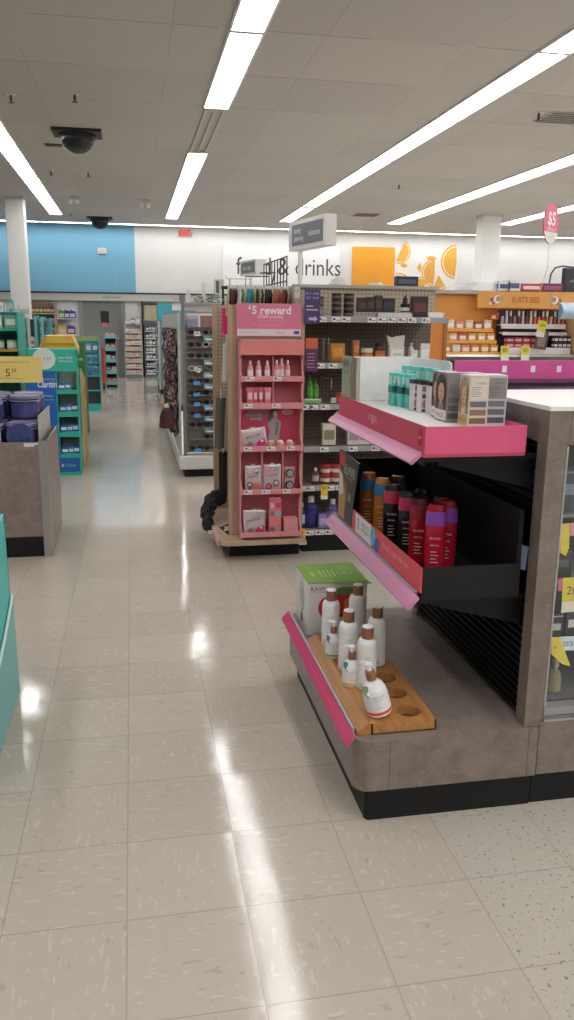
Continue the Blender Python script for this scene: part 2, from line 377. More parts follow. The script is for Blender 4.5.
# bare mounting track in the gap of the aisle row
b = MB(); tk = M('c9c3ba', .6)
for dx in (-.1, 0, .1): b.box(.96+dx-.014, .96+dx+.014, 9.45, 11.7, CEIL-.02, CEIL-.001, tk)
b.box(.84, 1.08, 9.42, 9.46, CEIL-.022, CEIL-.001, tk); b.box(.84, 1.08, 11.68, 11.72, CEIL-.022, CEIL-.001, tk)
solo(b, 'light_track', 'empty cream light track between two aisle lights on the ceiling', 'track', (.96, 10.5, CEIL))
# camera domes
for (x, y, w_, l_, nm) in ((-.57, 10.92, .58, .46, 'nearer black security dome'), (-.62, 19.7, .56, .46, 'farther black security dome')):
    t = thing('security_camera', nm+' hanging from the ceiling over the aisle', 'security camera', (x, y, CEIL))
    b = MB(); b.box(-w_/2, w_/2, -l_/2, l_/2, -.035, -.001, M('2a2a2c', .5), .006); b.build('mounting_plate', t)
    b = MB(); r = .2
    b.lathe([(r*1.1, -.035), (r*1.1, -.075), (r, -.08)]+[(r*math.cos(PI/2*k/8), -.08-r*.85*math.sin(PI/2*k/8)) for k in range(9)], M('232327', .18), 28); b.build('dome', t)
# sprinklers, smoke detectors, speakers and emergency lights
def sprinkler(px, py, label, s=1):
    p = P(px, py, Z=CEIL)
    t = thing('sprinkler', label, 'sprinkler', (p.x, p.y, CEIL))
    b = MB(); b.lathe([(.05*s, -.001), (.045*s, -.01), (.02*s, -.012)], WHT2, 14); b.build('escutcheon', t)
    b = MB(); b.lathe([(.012*s, -.012), (.012*s, -.05*s), (.008*s, -.07*s), (.03*s, -.072*s), (.03*s, -.076*s)], M('55504a', .4, .5), 10); b.build('head', t)
sprinkler(10.5, 94, 'ceiling sprinkler at the top left of the photo', 1.1); sprinkler(74.5, 93.5, 'ceiling sprinkler before the nearer black dome', 1.1)
sprinkler(51, 170.5, 'small sprinkler beside the left ceiling light row'); sprinkler(88, 172, 'flat detector on the ceiling behind the nearer dome'); sprinkler(399, 184, 'sprinkler between the two right light rows'); sprinkler(539, 112, 'sprinkler near the ceiling vent at right', 1.2)
sprinkler(71, 212, 'small sprinkler near the far wall on the left')
# white streak left by an old tile repair under the first sprinkler: a hanging pull rod
p = P(75, 112, Z=CEIL-.12)
for px, py, lb, w_ in ((53.5, 144.5, 'dark slot vent left of the nearer dome', .22), (563, 117.5, 'grey square ceiling vent at the right edge', .5), (366, 214.5, 'pale square ceiling vent above the drinks sign', .55)):
    p = P(px, py, Z=CEIL); t = thing('ceiling_vent', lb, 'vent', (p.x, p.y, CEIL))
    d_ = .12 if w_ < .3 else w_*.9
    b = MB(); b.box(-w_/2, w_/2, -d_/2, d_/2, -.012, -.001, M('b6afa6' if w_ > .3 else '4c4844', .5)); b.build('frame', t)
    b = MB()
    for k in range(6): yy = -d_/2+d_*(k+.5)/6; b.box(-w_*.44, w_*.44, yy-d_*.04, yy+d_*.03, -.018, -.0125, M('6c6761', .5))
    b.build('louvre', t)
for px, py, lb in ((74, 198, 'white twin-headed emergency light left of the aisle'), (145, 202, 'white twin-headed emergency light right of the domes')):
    p = P(px, py-2, Z=CEIL); t = thing('emergency_light', lb+', on the ceiling', 'emergency light', (p.x, p.y, CEIL))
    t.scale = (.72, .72, .72); b = MB(); b.box(-.12, .12, -.05, .05, -.1, -.001, WHT2, .01); b.build('housing', t)
    for sgn in (-1, 1):
        b = MB().at(sgn*.09, -.04, -.14, 0, PI/2+.5); b.lathe([(.03, -.03), (.055, .03), (.05, .035)], M('d9d9d4', .3), 14); b.build('lamp_head', t)

# ---------------------------------------------------------------- things on the back wall
p = P(185, 237.5, Y=20.4); t = thing('exit_sign', 'small lit EXIT sign hanging under the light strip', 'sign', (p.x, 20.4, p.z))
b = MB(); b.box(-.17, .17, -.03, .03, 0, .2, M('e8e4e0', .5), .006); b.box(-.01, .01, -.01, .01, .2, CEIL-p.z-.001, WHT2); b.build('housing', t)
b = MB(); b.text('EXIT', emis('exit_red', 'd8323c', 1.0), (0, -.032, .1), 'F', w=.27, h=.15, bold=.03); b.build('lettering', t)
p = P(102, 251, Y=YB); b = MB(); b.box(p.x-.1, p.x+.1, YB-.05, YB-.0125, p.z-.07, p.z+.07, M('dcd8c4', .5), .008); b.box(p.x-.07, p.x+.07, YB-.053, YB-.051, p.z-.045, p.z+.045, M('ccc9b8', .5))
solo(b, 'alarm_box', 'small cream alarm box on the blue wall', 'alarm box', (p.x, YB-.02, p.z))
t = thing('wall_sign', 'long white wall panel lettered food and drinks', 'sign', (3.8, YB, 2.2))
b = MB(); b.box(2.3, 5.32, YB-.04, YB-.001, 2.1, 3.27, M('f1f1ef', .5)); wpart(b, 'panel', t)
b = MB(); b.text('food & drinks', M('4b4b4e', .6), ((P(236, 268, Y=YB).x+P(340, 272, Y=YB).x)/2, YB-.042, P(300, 267, Y=YB).z), 'F', w=P(340, 270, Y=YB).x-P(236, 270, Y=YB).x, h=.42); wpart(b, 'lettering', t)
b = MB(); b.box(5.66, 6.79, YB-.05, YB-.001, 2.0, 3.31, M('efa32c', .5, var=.1, scale=1.2)); solo(b, 'wall_panel', 'plain orange wall panel beside the food and drinks sign', 'wall panel', (6.2, YB, 2.0))
t = thing('wall_panel', 'white wall panel printed with orange slices', 'wall panel', (7.7, YB, 2.0))
b = MB(); b.box(6.8, 8.52, YB-.05, YB-.001, 2.0, 3.31, M('f3f0ea', .5)); wpart(b, 'board', t)
def slice_(b, px, pz, r, a0, a1):
    p = P(px, pz, Y=YB); o, i_, w_ = M('f0962a', .5), M('f6b04c', .5, var=.25, scale=14), M('fbe3b6', .5)
    for rr, mm, dy in ((r, o, .0), (r*.93, w_, .001), (r*.84, i_, .002)):
        pts = [(p.x, p.z)]+[(p.x+rr*math.cos(math.radians(a0+(a1-a0)*k/16)), p.z+rr*math.sin(math.radians(a0+(a1-a0)*k/16))) for k in range(17)]
        b.prism(pts, 'y', YB-.053-dy, YB-.0505, mm)
b = MB()
for q in ((399, 252, .30, -110, 60), (403, 268, .12, 20, 150), (431, 256, .15, -170, -20), (416, 268, .15, -50, 60), (434, 273, .36, 92, 265), (456, 262, .44, 95, 265), (397, 288, .38, 0, 100), (438, 275, .40, -112, -55), (420, 289, .30, 40, 150)): slice_(b, *q)
wpart(b, 'orange_slices', t)

# ================================================================ near end unit
t = UNIT = thing('shelving_unit', 'taupe laminate end shelving unit with black slatted back and pink price strips, nearest the camera', 'shelving unit', (.9, 2.56, 0))
b = MB()
rr = .045; c1 = [(.60+rr-rr*math.cos(a), 2.045+rr-rr*math.sin(a)) for a in [PI/2*k/8 for k in range(9)]]
c2 = [(.60+rr-rr*math.sin(a), 3.12-rr+rr*math.cos(a)) for a in [PI/2*k/8 for k in range(9)]]
b.prism([(1.165, 2.045), (1.165, 3.12)]+c2+c1[::1], 'z', .105, .265, LAM, False)
wpart(b, 'deck', t)
for x_ in (.70, 1.135): b = MB(); b.box(x_, x_+.0016, 2.0445, 2.046, .107, .263, M('4a423c', .6)); wpart(b, 'panel_joint', t)
b = MB(); b.prism([(1.16, 2.06), (1.16, 3.10), (.645, 3.10), (.636, 3.09), (.636, 2.072), (.645, 2.06)], 'z', 0, .105, BLK2); wpart(b, 'kick_plate', t)
b = MB(); b.box(1.14, 1.155, 2.11, 3.01, .266, 1.12, BLK)
z = .285
while z < 1.11: b.prism([(1.14, z), (1.129, z+.002), (1.127, z+.010), (1.14, z+.013)], 'y', 2.11, 3.01, BLK); z += .024
wpart(b, 'slatted_back_panel', t)
b = MB(); b.box(1.12, 1.178, 2.052, 2.11, .266, 1.214, LAM, .001); wpart(b, 'post', t)
b = MB(); b.box(1.12, 1.178, 3.01, 3.06, .266, 1.214, LAM, .001); wpart(b, 'post', t)
b = MB(); b.box(1.121, 1.178, 2.111, 3.009, 1.122, 1.214, LAM, .001); wpart(b, 'header_board', t)
b = MB(); b.lathe([(.004, 0), (.004, .003)], M('3a332e', .5), 10); b.mx = Matrix()
for (z0, zt, nm) in ((.652, .664, 'middle'), (1.070, 1.083, 'top')):
    b = MB(); b.box(.785, 1.1265, 2.115, 3.06, z0, zt, BLK); b.box(.785, .79, 2.115, 3.06, z0-.012, z0, BLK)
    sh = wpart(b, 'shelf', t)
    for yy in (2.14, 3.02):
        b = MB(); b.prism([(1.1265, z0-.001), (.84, z0-.001), (.84, z0-.015), (1.1265, z0-.09)], 'y', yy, yy+.004, BLK); wpart(b, 'bracket', t, parent=sh).parent = sh
def pchild(mb, name, root, parent, label=None):
    o = mb.build(name, None, root.location); o.parent = parent
    if label: o['label'] = label
    return o
STR = mat_wood('d98cb2', 'e3a0c2', 'pink_price_strip', (1, 1, 1), .28)
STR2 = mat_wood('cf3f70', 'd85582', 'magenta_price_strip', (1, 1, 1), .35)
shelves = [c for c in UNIT.children if c.name.startswith('shelf')]
deck = [c for c in UNIT.children if c.name == 'deck'][0]
def price_strip(x, z, y0, y1, dx, dz, mat, parent, clear=True):
    b = MB()
    b.prism([(x, z), (x-.004, z+.003), (x-dx-.003, z-dz+.006), (x-dx, z-dz), (x-dx+.004, z-dz+.001), (x, z-.006)], 'y', y0, y1, mat)
    b.prism([(x-dx*.55, z-dz*.5+.005), (x-dx*.55-.004, z-dz*.5+.0065), (x-dx-.004, z-dz+.007), (x-dx-.001, z-dz+.004)], 'y', y0, y1, mat)
    pchild(b, 'price_strip', UNIT, parent, 'pink plastic price strip')
    b = MB(); b.box(x-.002, x+.005, y0+.03, y1, z-.004, z+.009, CHAN); pchild(b, 'price_channel', UNIT, parent)
price_strip(.783, 1.094, 2.118, 3.10, .032, .032, STR, shelves[1]); price_strip(.783, .682, 2.09, 3.12, .032, .038, STR, shelves[0])
price_strip(.597, .283, 2.055, 3.09, .026, .034, STR2, deck)

# ---- top tray with hair colour
t = thing('display_tray', 'pink and white cardboard tray of hair colour on the top shelf', 'display tray', (.93, 2.6, 1.084))
b = MB(); th = .004
b.box(.780, .784, 2.10, 3.05, 1.094, 1.170, PINKD); b.box(.780, 1.078, 2.096, 2.10, 1.094, 1.170, PINK)
b.box(1.074, 1.078, 2.10, 3.05, 1.094, 1.170, PINK); b.box(.78, 1.078, 2.10, 3.05, 1.0845, 1.094, PINKD)
wpart(b, 'tray_wall', t)
b = MB(); b.box(.785, 1.073, 2.101, 3.04, 1.146, 1.150, WHT); wpart(b, 'tray_floor', t, 'white card floor')
b = MB(); b.prism([(3.045, 1.151), (3.045, 1.315), (2.68, 1.318), (2.66, 1.31), (2.60, 1.171), (2.60, 1.151)], 'x', 1.068, 1.072, WHT); b.box(.83, 1.072, 3.041, 3.045, 1.151, 1.317, WHT); wpart(b, 'back_card', t)
# end panel printed with long blonde hair
mt, nt, bs = newmat('hair_print'); tc = node(nt, 'ShaderNodeTexCoord'); mp = node(nt, 'ShaderNodeMapping'); mp.inputs['Scale'].default_value = (1, 55, 9); nt.links.new(tc.outputs['Object'], mp.inputs[0])
n_ = node(nt, 'ShaderNodeTexNoise'); n_.inputs['Scale'].default_value = 1; n_.inputs['Detail'].default_value = 5; n_.inputs['Distortion'].default_value = 1.5; nt.links.new(mp.outputs[0], n_.inputs['Vector'])
rp = node(nt, 'ShaderNodeMapRange'); rp.inputs[1].default_value = .35; rp.inputs[2].default_value = .65; nt.links.new(n_.outputs['Fac'], rp.inputs[0])
nt.links.new(mixc(nt, rp.outputs[0], lin('6a5640'), lin('bda98a')), bs.inputs['Base Color']); bs.inputs['Roughness'].default_value = .5; HAIR = mt
b = MB(); b.box(.784, .788, 2.80, 3.04, 1.171, 1.322, M('a3a898', .5))
b.prism([(2.90, 1.172), (2.915, 1.23), (2.905, 1.30), (2.89, 1.32), (2.83, 1.32), (2.85, 1.26), (2.825, 1.2), (2.825, 1.172)], 'x', .7828, .7838, HAIR)
b.box(.7832, .7839, 2.801, 2.83, 1.172, 1.32, M('d9d9d3', .5))
b.text('NEW', M('4e524c', .5), (.7825, 2.975, 1.295), 'L', w=.09); b.text('HAIR COLOR', M('5b5f58', .5), (.7825, 2.975, 1.265), 'L', w=.07)
wpart(b, 'end_panel', t, 'end panel printed with long blonde hair')
b = MB(); b.text("L'ORÉAL", M('f3c9cf', .5), (.7795, 2.60, 1.138), 'L', w=.1); b.text('PARIS', M('f3c9cf', .5), (.7795, 2.60, 1.122), 'L', w=.035)
b.at(0, 2.135, 1.135); pts = [(.016*math.cos(2*PI*k/20), .024*math.sin(2*PI*k/20)) for k in range(20)]; b.prism(pts, 'x', .7785, .7797, M('c02234', .5)); b.at()
b.text('NEW', WHT, (.7783, 2.135, 1.135), 'L', w=.024); wpart(b, 'lettering', t)

# boxes of hair colour
HAIRD, nt_, bs2 = newmat('dark_hair_print'); nz = node(nt_, 'ShaderNodeTexNoise'); nz.inputs['Scale'].default_value = 60; nz.inputs['Distortion'].default_value = 2
nt_.links.new(mixc(nt_, nz.outputs['Fac'], lin('2c2320'), lin('6a564a')), bs2.inputs['Base Color'])
def hair_box(w, d, h, left, front, side, label, loc, rz, face=True, group='boxes of hair colour in the top tray'):
    t = thing('hair_color_box', label, 'box', loc, rz, group)
    b = MB(); b.box(0, w, 0, d, 0, h, M(front, .35), .0012)
    e = .0006
    # narrow left face: portrait panel
    b.box(-e, 0, .003, d-.003, .003, h-.003, M(left, .35))
    b.build('carton', t)
    if face:
        b = MB()
        hx = -e-.0006
        def blob(cy, cz, ry, rz_, x, m, n=18): b.prism([(cy+ry*math.cos(2*PI*k/n), cz+rz_*math.sin(2*PI*k/n)) for k in range(n)], 'x', x, x+.0005, m)
        blob(d*.5, h*.68, d*.44, h*.29, hx, HAIRD if side != 'g' else HAIR); hm = HAIRD if side != 'g' else HAIR; b.prism([(d*.06, h*.7), (d*.04, h*.26), (d*.3, h*.25), (d*.34, h*.6)], 'x', hx, hx+.0005, hm); b.prism([(d*.66, h*.6), (d*.7, h*.25), (d*.96, h*.26), (d*.94, h*.7)], 'x', hx, hx+.0005, hm)
        blob(d*.5, h*.6, d*.26, h*.185, hx-.0005, M('d4ab94', .5)); b.box(hx-.0005, hx, d*.42, d*.58, h*.36, h*.48, M('cfa68e', .5))
        for yy in (.4, .6): b.box(hx-.0008, hx-.0005, d*(yy-.05), d*(yy+.05), h*.62, h*.635, M('5a3d30', .5))
        b.box(hx-.0008, hx-.0005, d*.43, d*.57, h*.515, h*.53, M('b4555c', .5))
        b.box(hx-.0002, hx+.0004, d*.04, d*.96, h*.04, h*.24, M('e6e2da' if not side == 'g' else 'caa560', .4)); b.text('MAGIC', M('7b6a50', .5), (hx-.0004, d*.5, h*.14), 'L', w=d*.7)
        b.build('portrait', t)
    b = MB()
    b.box(w*.06, w*.94, -e, 0, h*.55, h*.95, M('d8d0c2' if side == 'g' else '8e8a8a', .4)); b.text('colour', M('6b5f4e', .5), (w*.6, -e*1.3, h*.86), 'F', w=w*.5)
    for k in range(3):
        b.box(w*.06, w*.9, -e, 0, h*(.08+.16*k), h*(.19+.16*k), M(['7a5f48', '8b7259', '6c6a72'][k] if side == 'g' else ['585658', '6a686a', '777577'][k], .4))
    for k in range(6): b.box(w*.1, w*(.5+.07*(k % 3)), -e*1.3, -e, h*(.6+.035*k), h*(.608+.035*k), M('55504a', .5))
    b.build('swatch_panel', t); return t
ZT = 1.1505
hair_box(.058, .085, .150, 'd4c5b4', 'cfc3b3', 'g', 'gold hair colour box with a woman\'s face, nearest the tray\'s near end', (.947, 2.205, ZT), -.05)
hair_box(.058, .085, .150, '9fa8b4', 'b9bfc8', 's', 'silver blue hair colour box beside the gold one, against the slatted back', (1.010, 2.222, ZT), -.12, face=False)
hair_box(.054, .085, .150, '8d8784', '8f8c8c', 's', 'grey hair colour box with a woman\'s face, behind the gold one', (.930, 2.33, ZT), .05)
hair_box(.058, .080, .148, '9a9694', 'a29fa0', 's', 'grey hair colour box tucked in behind the silver blue one', (.995, 2.325, ZT), 0, face=False)
hair_box(.055, .070, .148, '77716e', '96918f', 's', 'dark grey hair colour box at the back of the near group', (.945, 2.43, ZT), 0)
def slim_box(label, loc, h, body, band, rz=0, grp='slim hair colour boxes in the top tray', w=.03, d=.04, face=False):
    t = thing('slim_box', label, 'box', loc, rz, grp)
    b = MB(); b.box(-w/2, w/2, -d/2, d/2, 0, h, M(body, .35), .001); b.build('carton', t)
    b = MB(); e = .0007
    b.box(-w/2-e, w/2+e, -d/2-e, d/2+e, h*(.88 if face else .40), h*(1.0 if face else .60), M(band, .4))
    if face: b.box(-w*.3, w*.3, -d/2-e, -d/2, 0.002, h*.1, M('3a4466', .4))
    b.box(-w/2*.6, w/2*.6, -d/2-e*1.4, -d/2-e, h*.46, h*.58, M('55525a', .4) if face else M('1d5b56', .4))
    if face: b.prism([(w*.32*math.cos(2*PI*k/14), h*.26+h*.13*math.sin(2*PI*k/14)) for k in range(14)], 'y', -d/2-e, -d/2, M('c58e82', .5)); b.box(-w*.3, w*.3, -d/2-e, -d/2, h*.66, h*.84, M('8a868c', .4))
    else: b.box(-w*.3, w*.3, -d/2-e, -d/2, h*.68, h*.9, M('bfe6e0', .4)); b.box(-w*.36, w*.36, -d/2-e, -d/2, h*.06, h*.3, M('6fd0c6', .4)); b.box(-w/2-e, -w/2, -d*.36, d*.36, h*.66, h*.9, M('bfe6e0', .4))
    b.build('printed_band', t); return t
for i, (x, y) in enumerate([(.935, 2.86), (.948, 2.805), (.962, 2.752)]):
    slim_box('slim teal hair colour box, %s of three in the front row' % ['farthest', 'middle', 'nearest'][i], (x, y, ZT), .118, '62cdc0', '2f6a68')
for i, (x, y) in enumerate([(.985, 2.87), (1.0, 2.81), (1.018, 2.755), (1.03, 2.70)]):
    slim_box('slim teal hair colour box behind the front teal row, %s of four' % ['farthest', 'second farthest', 'second nearest', 'nearest'][i], (x, y, ZT), .142, '68d0c4', '58bdb0')
for i, (x, y) in enumerate([(.955, 2.685), (.962, 2.63), (.975, 2.575), (1.022, 2.585)]):
    slim_box('slim white and black hair colour box, %s' % ['farthest of its row', 'in the middle of its row', 'nearest of its row beside the grey boxes', 'standing behind the others'][i], (x, y, ZT), .105, 'dedadc', '2c2b2e' if i else '3a3438', face=True)

# ---- middle tray with shampoo
t = thing('display_tray', 'black cardboard tray of shampoo with a coral front lip, on the middle shelf', 'display tray', (.93, 2.6, .665))
b = MB()
b.box(.792, 1.09, 2.10, 3.04, .6655, .671, BLK2); b.box(.792, 1.092, 2.098, 2.102, .671, .767, BLK2)
b.box(1.086, 1.092, 2.10, 3.04, .671, .925, BLK2); b.box(.84, 1.086, 3.034, 3.04, .671, .925, BLK2)
b.prism([(2.102, .767), (2.102, .925), (2.106, .925), (2.16, .767)], 'x', 1.080, 1.086, BLK2)
wpart(b, 'tray_wall', t)
b = MB(); b.box(.788, .792, 2.098, 2.86, .692, .767, M('e0505c', .5)); b.box(.7874, .788, 2.60, 2.80, .694, .765, M('e6e3e4', .5))
for cy, cz, r, m in ((2.575, .735, .03, M('58b6c6', .5)), (2.53, .715, .026, M('3a5fae', .5)), (2.605, .71, .02, M('c9dfe6', .5))):
    b.prism([(cy+r*math.cos(2*PI*k/18), cz+r*math.sin(2*PI*k/18)) for k in range(18)], 'x', .7868, .7876, m)
b.text('2', M('4a4648', .5), (.7868, 2.76, .733), 'L', h=.04); b.text('steps to', M('6a6668', .5), (.7868, 2.67, .74), 'L', w=.09); b.text('strong hair', M('6a6668', .5), (.7868, 2.67, .722), 'L', w=.1)
b.text('stronger, longer, fuller hair', M('f2b9ba', .5), (.7873, 2.34, .735), 'L', w=.26)
wpart(b, 'front_lip', t, 'coral front lip with a white 2')
b = MB(); b.prism([(3.05, .690), (3.05, .962), (2.77, .950), (2.84, .768), (2.86, .690)], 'x', .786, .792, M('17181a', .35))
b.prism([(3.049, .70), (3.049, .90), (2.99, .86), (2.955, .80), (2.96, .70)], 'x', .785, .786, M('b98c5c', .5, var=.3, scale=60)); b.box(.785, .786, 2.96, 3.045, .905, .955, M('c23848', .5))
b.prism([(3.04, .88), (2.99, .87), (2.98, .80), (3.04, .78)], 'x', .7845, .785, M('cfd0c6', .5))
b.text('ELVIVE', M('c9cacd', .5), (.7853, 2.895, .90), 'L', w=.15, h=.035); b.text('TOTAL REPAIR', M('b79a5e', .5), (.7853, 2.905, .872), 'L', w=.11); b.text('28', M('cfcfd0', .5), (.7853, 2.895, .80), 'L', h=.03)
b.prism([(2.955, .86), (2.93, .83), (2.935, .77), (2.955, .74)], 'x', .7845, .786, M('a77d4e', .5, var=.3, scale=60))
wpart(b, 'end_panel', t, 'black end panel lettered ELVIVE')
b = MB()
for (cx, cy) in ((1.02, 2.17), (1.02, 2.27), (1.05, 2.36), (.95, 2.16)):
    b.tube([(cx+.032*math.cos(2*PI*k/24), cy+.032*math.sin(2*PI*k/24), .6722) for k in range(24)], .0012, M('3c3c3e', .3), 5, True)
wpart(b, 'bottle_recess', t)
def shampoo(label, x, y, body, top, cap, rz=-.4, h=.2, tilt=0):
    h = h*1.1; t = thing('shampoo_bottle', label, 'bottle', (x, y, .6715), rz, 'shampoo bottles in the black tray')
    prof = [(.019, 0), (.0225, .004), (.024, .02), (.0255, .08), (.0258, h*.58), (.0250, h*.69), (.023, h*.70)]
    b = MB(); b.lathe(prof, M(body, .22), 24, 0, 0, 0, 1.15, .75); b.build('body', t)
    b = MB(); b.lathe([(.0248, h*.702), (.0242, h*.80), (.0225, h*.93), (.020, h*.98), (.0195, h*.985), (.0185, h), (.010, h*.992)], M(cap, .25), 24, 0, 0, 0, 1.15, .75); b.build('cap', t)
    b = MB(); b.lathe([(.0252, h*.70), (.0256, h*.72), (.0243, h*.88), (.0232, h*.90)], M(top, .35), 24, 0, 0, 0, 1.16, .77)
    b.build('top_band', t); b = MB()
    b.text('ELVIVE', WHT, (0, -.0205, h*.53), 'F', w=.03); b.text('REPAIR', M('e9d9c9', .4), (0, -.0206, h*.43), 'F', w=.024)
    for k in range(4): b.box(-.011, .011-(k % 2)*.005, -.0205, -.0192, h*(.18+.05*k), h*(.19+.05*k), M('e9d9c9', .4))
    b.build('lettering', t); t.scale = (1.1, 1.1, 1)
    return t
shampoo('orange shampoo bottle with blue top band, farthest left in the black tray', .868, 2.915, 'b46a26', '3f8fc0', 'b9692a')
shampoo('orange shampoo bottle with blue top band, second from the far end', .888, 2.80, 'c17a2a', '3f86b8', 'c48338')
shampoo('brown capped orange shampoo bottle behind the two orange ones', .955, 2.83, '8e5a32', '5f86a0', '7c4c34')
shampoo('black shampoo bottle with pink top band next to the orange ones', .888, 2.68, '201d1e', 'c8345a', '2a2728')
shampoo('black shampoo bottle with pink top band next to the red ones', .903, 2.56, '232021', 'c2335a', '2a2728')
shampoo('black capped red shampoo bottle behind the two black ones', .968, 2.60, '7e1a24', '33292b', '1f1c1d')
shampoo('dark red shampoo bottle left of the brightest red one', .903, 2.445, 'a81c2a', '8c1a28', '5c1a20')
shampoo('bright red shampoo bottle with purple band, leftmost of the nearest pair', .918, 2.335, 'c41f38', '9a4fc0', 'b41a30', h=.205)
shampoo('bright red shampoo bottle with purple band, rightmost in the tray', .972, 2.378, 'bd1c34', '9a4fc0', 'ad1a2e', h=.205)
shampoo('dark red shampoo bottle half hidden behind the rightmost one', .985, 2.46, '93192a', '8a3f9a', '6c1822')
b = MB().at(1.108, 2.13, .74, .5, 0, .25); b.box(-.004, .004, -.015, .015, 0, .07, M('8f96b4', .5)); b.at()
solo(b, 'card_tag', 'small pale blue card stuck between the black tray and the slatted back', 'tag', (1.108, 2.13, .665))

# ---- bamboo tray, lotion bottles, gift box on the deck
t = thing('bamboo_tray', 'bamboo tester tray with round bottle wells on the deck', 'tray', (.735, 2.44, .2655))
b = MB()
holes = [(.787, 2.148), (.787, 2.270), (.787, 2.385), (.787, 2.50), (.787, 2.615), (.787, 2.73)]
x0, x1, y0, y1, zb, zt = .655, .853, 2.085, 2.80, .2655, .300
# top surface with real wells: cells around each well
cells = [2.085]+[(holes[k][1]+holes[k+1][1])/2 for k in range(5)]+[2.80]
xl = .735
b.add([(x0, y0, zt), (xl, y0, zt), (xl, y1, zt), (x0, y1, zt)], [(0, 1, 2, 3)], BAMBOO)
for k, (hx, hy) in enumerate(holes):
    ya, yb = cells[k], cells[k+1]; n = 32; r = .0375
    ring = []; sq = []
    for i in range(n):
        a = 2*PI*(i+.5)/n; c_, s_ = math.cos(a), math.sin(a)
        ring.append((hx+r*c_, hy+r*s_, zt))
        tx = ((x1-hx) if c_ > 0 else (hx-xl))/max(abs(c_), 1e-6); ty = ((yb-hy) if s_ > 0 else (hy-ya))/max(abs(s_), 1e-6); q = min(tx, ty)
        sq.append((hx+q*c_, hy+q*s_, zt))
    vs = ring+sq; fs = [(i, n+i, n+(i+1) % n, (i+1) % n) for i in range(n)]
    for cx_, cy_ in ((x1, yb), (x1, ya), (xl, yb), (xl, ya)):
        best = sorted(range(n), key=lambda i: (sq[i][0]-cx_)**2+(sq[i][1]-cy_)**2)[:2]
        vs.append((cx_, cy_, zt)); fs.append((n+best[0], len(vs)-1, n+best[1]))
    b.add(vs, fs, BAMBOO)
    b.add([(p[0], p[1], zt) for p in ring]+[(p[0], p[1], zb+.004) for p in ring], [(i, (i+1) % n, n+(i+1) % n, n+i) for i in range(n)], BAMBOO, True)
    b.add([(p[0], p[1], zb+.004) for p in ring], [list(range(n))], M('4a3d33', .7))  # well floor coloured dark for the shade of depth and the deck below
b.box(x0, x1, y0, y0+.004, zb, zt-.0002, BAMBOO); b.box(x1-.004, x1, y0, y1, zb, zt-.0002, BAMBOO); b.box(x0, x0+.004, y0, y1, zb, zt-.0002, BAMBOO); b.box(x0, x1, y1-.004, y1, zb, zt-.0002, BAMBOO); b.box(x0, x1, y0, y1, zb, zb+.003, BAMBOO)
wpart(b, 'block', t)
b = MB(); b.prism([(.6545, zb), (.6545, zt), (.645, zt+.002), (.612, .276), (.612, zb)], 'y', 2.088, 2.80, BAMBOO); wpart(b, 'sloping_lip', t)

TLAB = M('dfe0dc', .4)
def tall(label, x, y, accent, z=.3005):
    t = thing('lotion_bottle', label, 'bottle', (x, y, z), random.uniform(-.3, .3), 'tall white lotion bottles on the bamboo tray')
    b = MB(); b.lathe([(.024, 0), (.0262, .003), (.0265, .01), (.0265, .148), (.0255, .158), (.022, .166), (.014, .170)], M('e9e9e8', .3), 28); b.build('body', t)
    b = MB(); b.lathe([(.0150, .1705), (.0155, .172), (.0155, .203), (.0148, .2065)], COPPER, 24); c = b.build('cap', t)
    b = MB(); b.lathe([(.0144, .2066), (.0144, .2085), (.0125, .2105)], WHT, 24); b.build('cap_top', c).location = (0, 0, 0)
    b = MB()
    for k in range(9):
        a0 = -PI/2-.55+k*.12
    q = [(.0268*math.cos(a), .0268*math.sin(a)) for a in [-PI/2-1.0+.1*k for k in range(14)]]
    b.add([(p[0], p[1], .012) for p in q]+[(p[0], p[1], .03) for p in q], [(i, i+1, 15+i-1, 14+i) for i in range(13)], M(accent, .4), True)
    b.text('coco', M('8a8f88', .4), (-.006, -.0269, .115), 'F', w=.016); b.text('body wash', M('a0a49e', .4), (-.006, -.0269, .103), 'F', w=.018)
    b.text('hydrating', M('a9ada8', .4), (-.006, -.0269, .06), 'F', w=.02)
    b.build('printed_label', t); t.scale = (1.2, 1.2, 1.0); return t
tall('white lotion bottle with walnut cap, farthest in the left line', .675, 2.690, 'd9a6a0')
tall('white lotion bottle with walnut cap, in front of the gift box at the right', .787, 2.735, 'c9c9c6')
tall('white lotion bottle with walnut cap, in the middle of the tray', .683, 2.475, 'e3b24f')
tall('white lotion bottle with walnut cap, nearest the slatted back', .790, 2.498, 'c9c9c6')
tall('white lotion bottle with walnut cap, nearest of the tall ones', .705, 2.325, '9fb7a0')
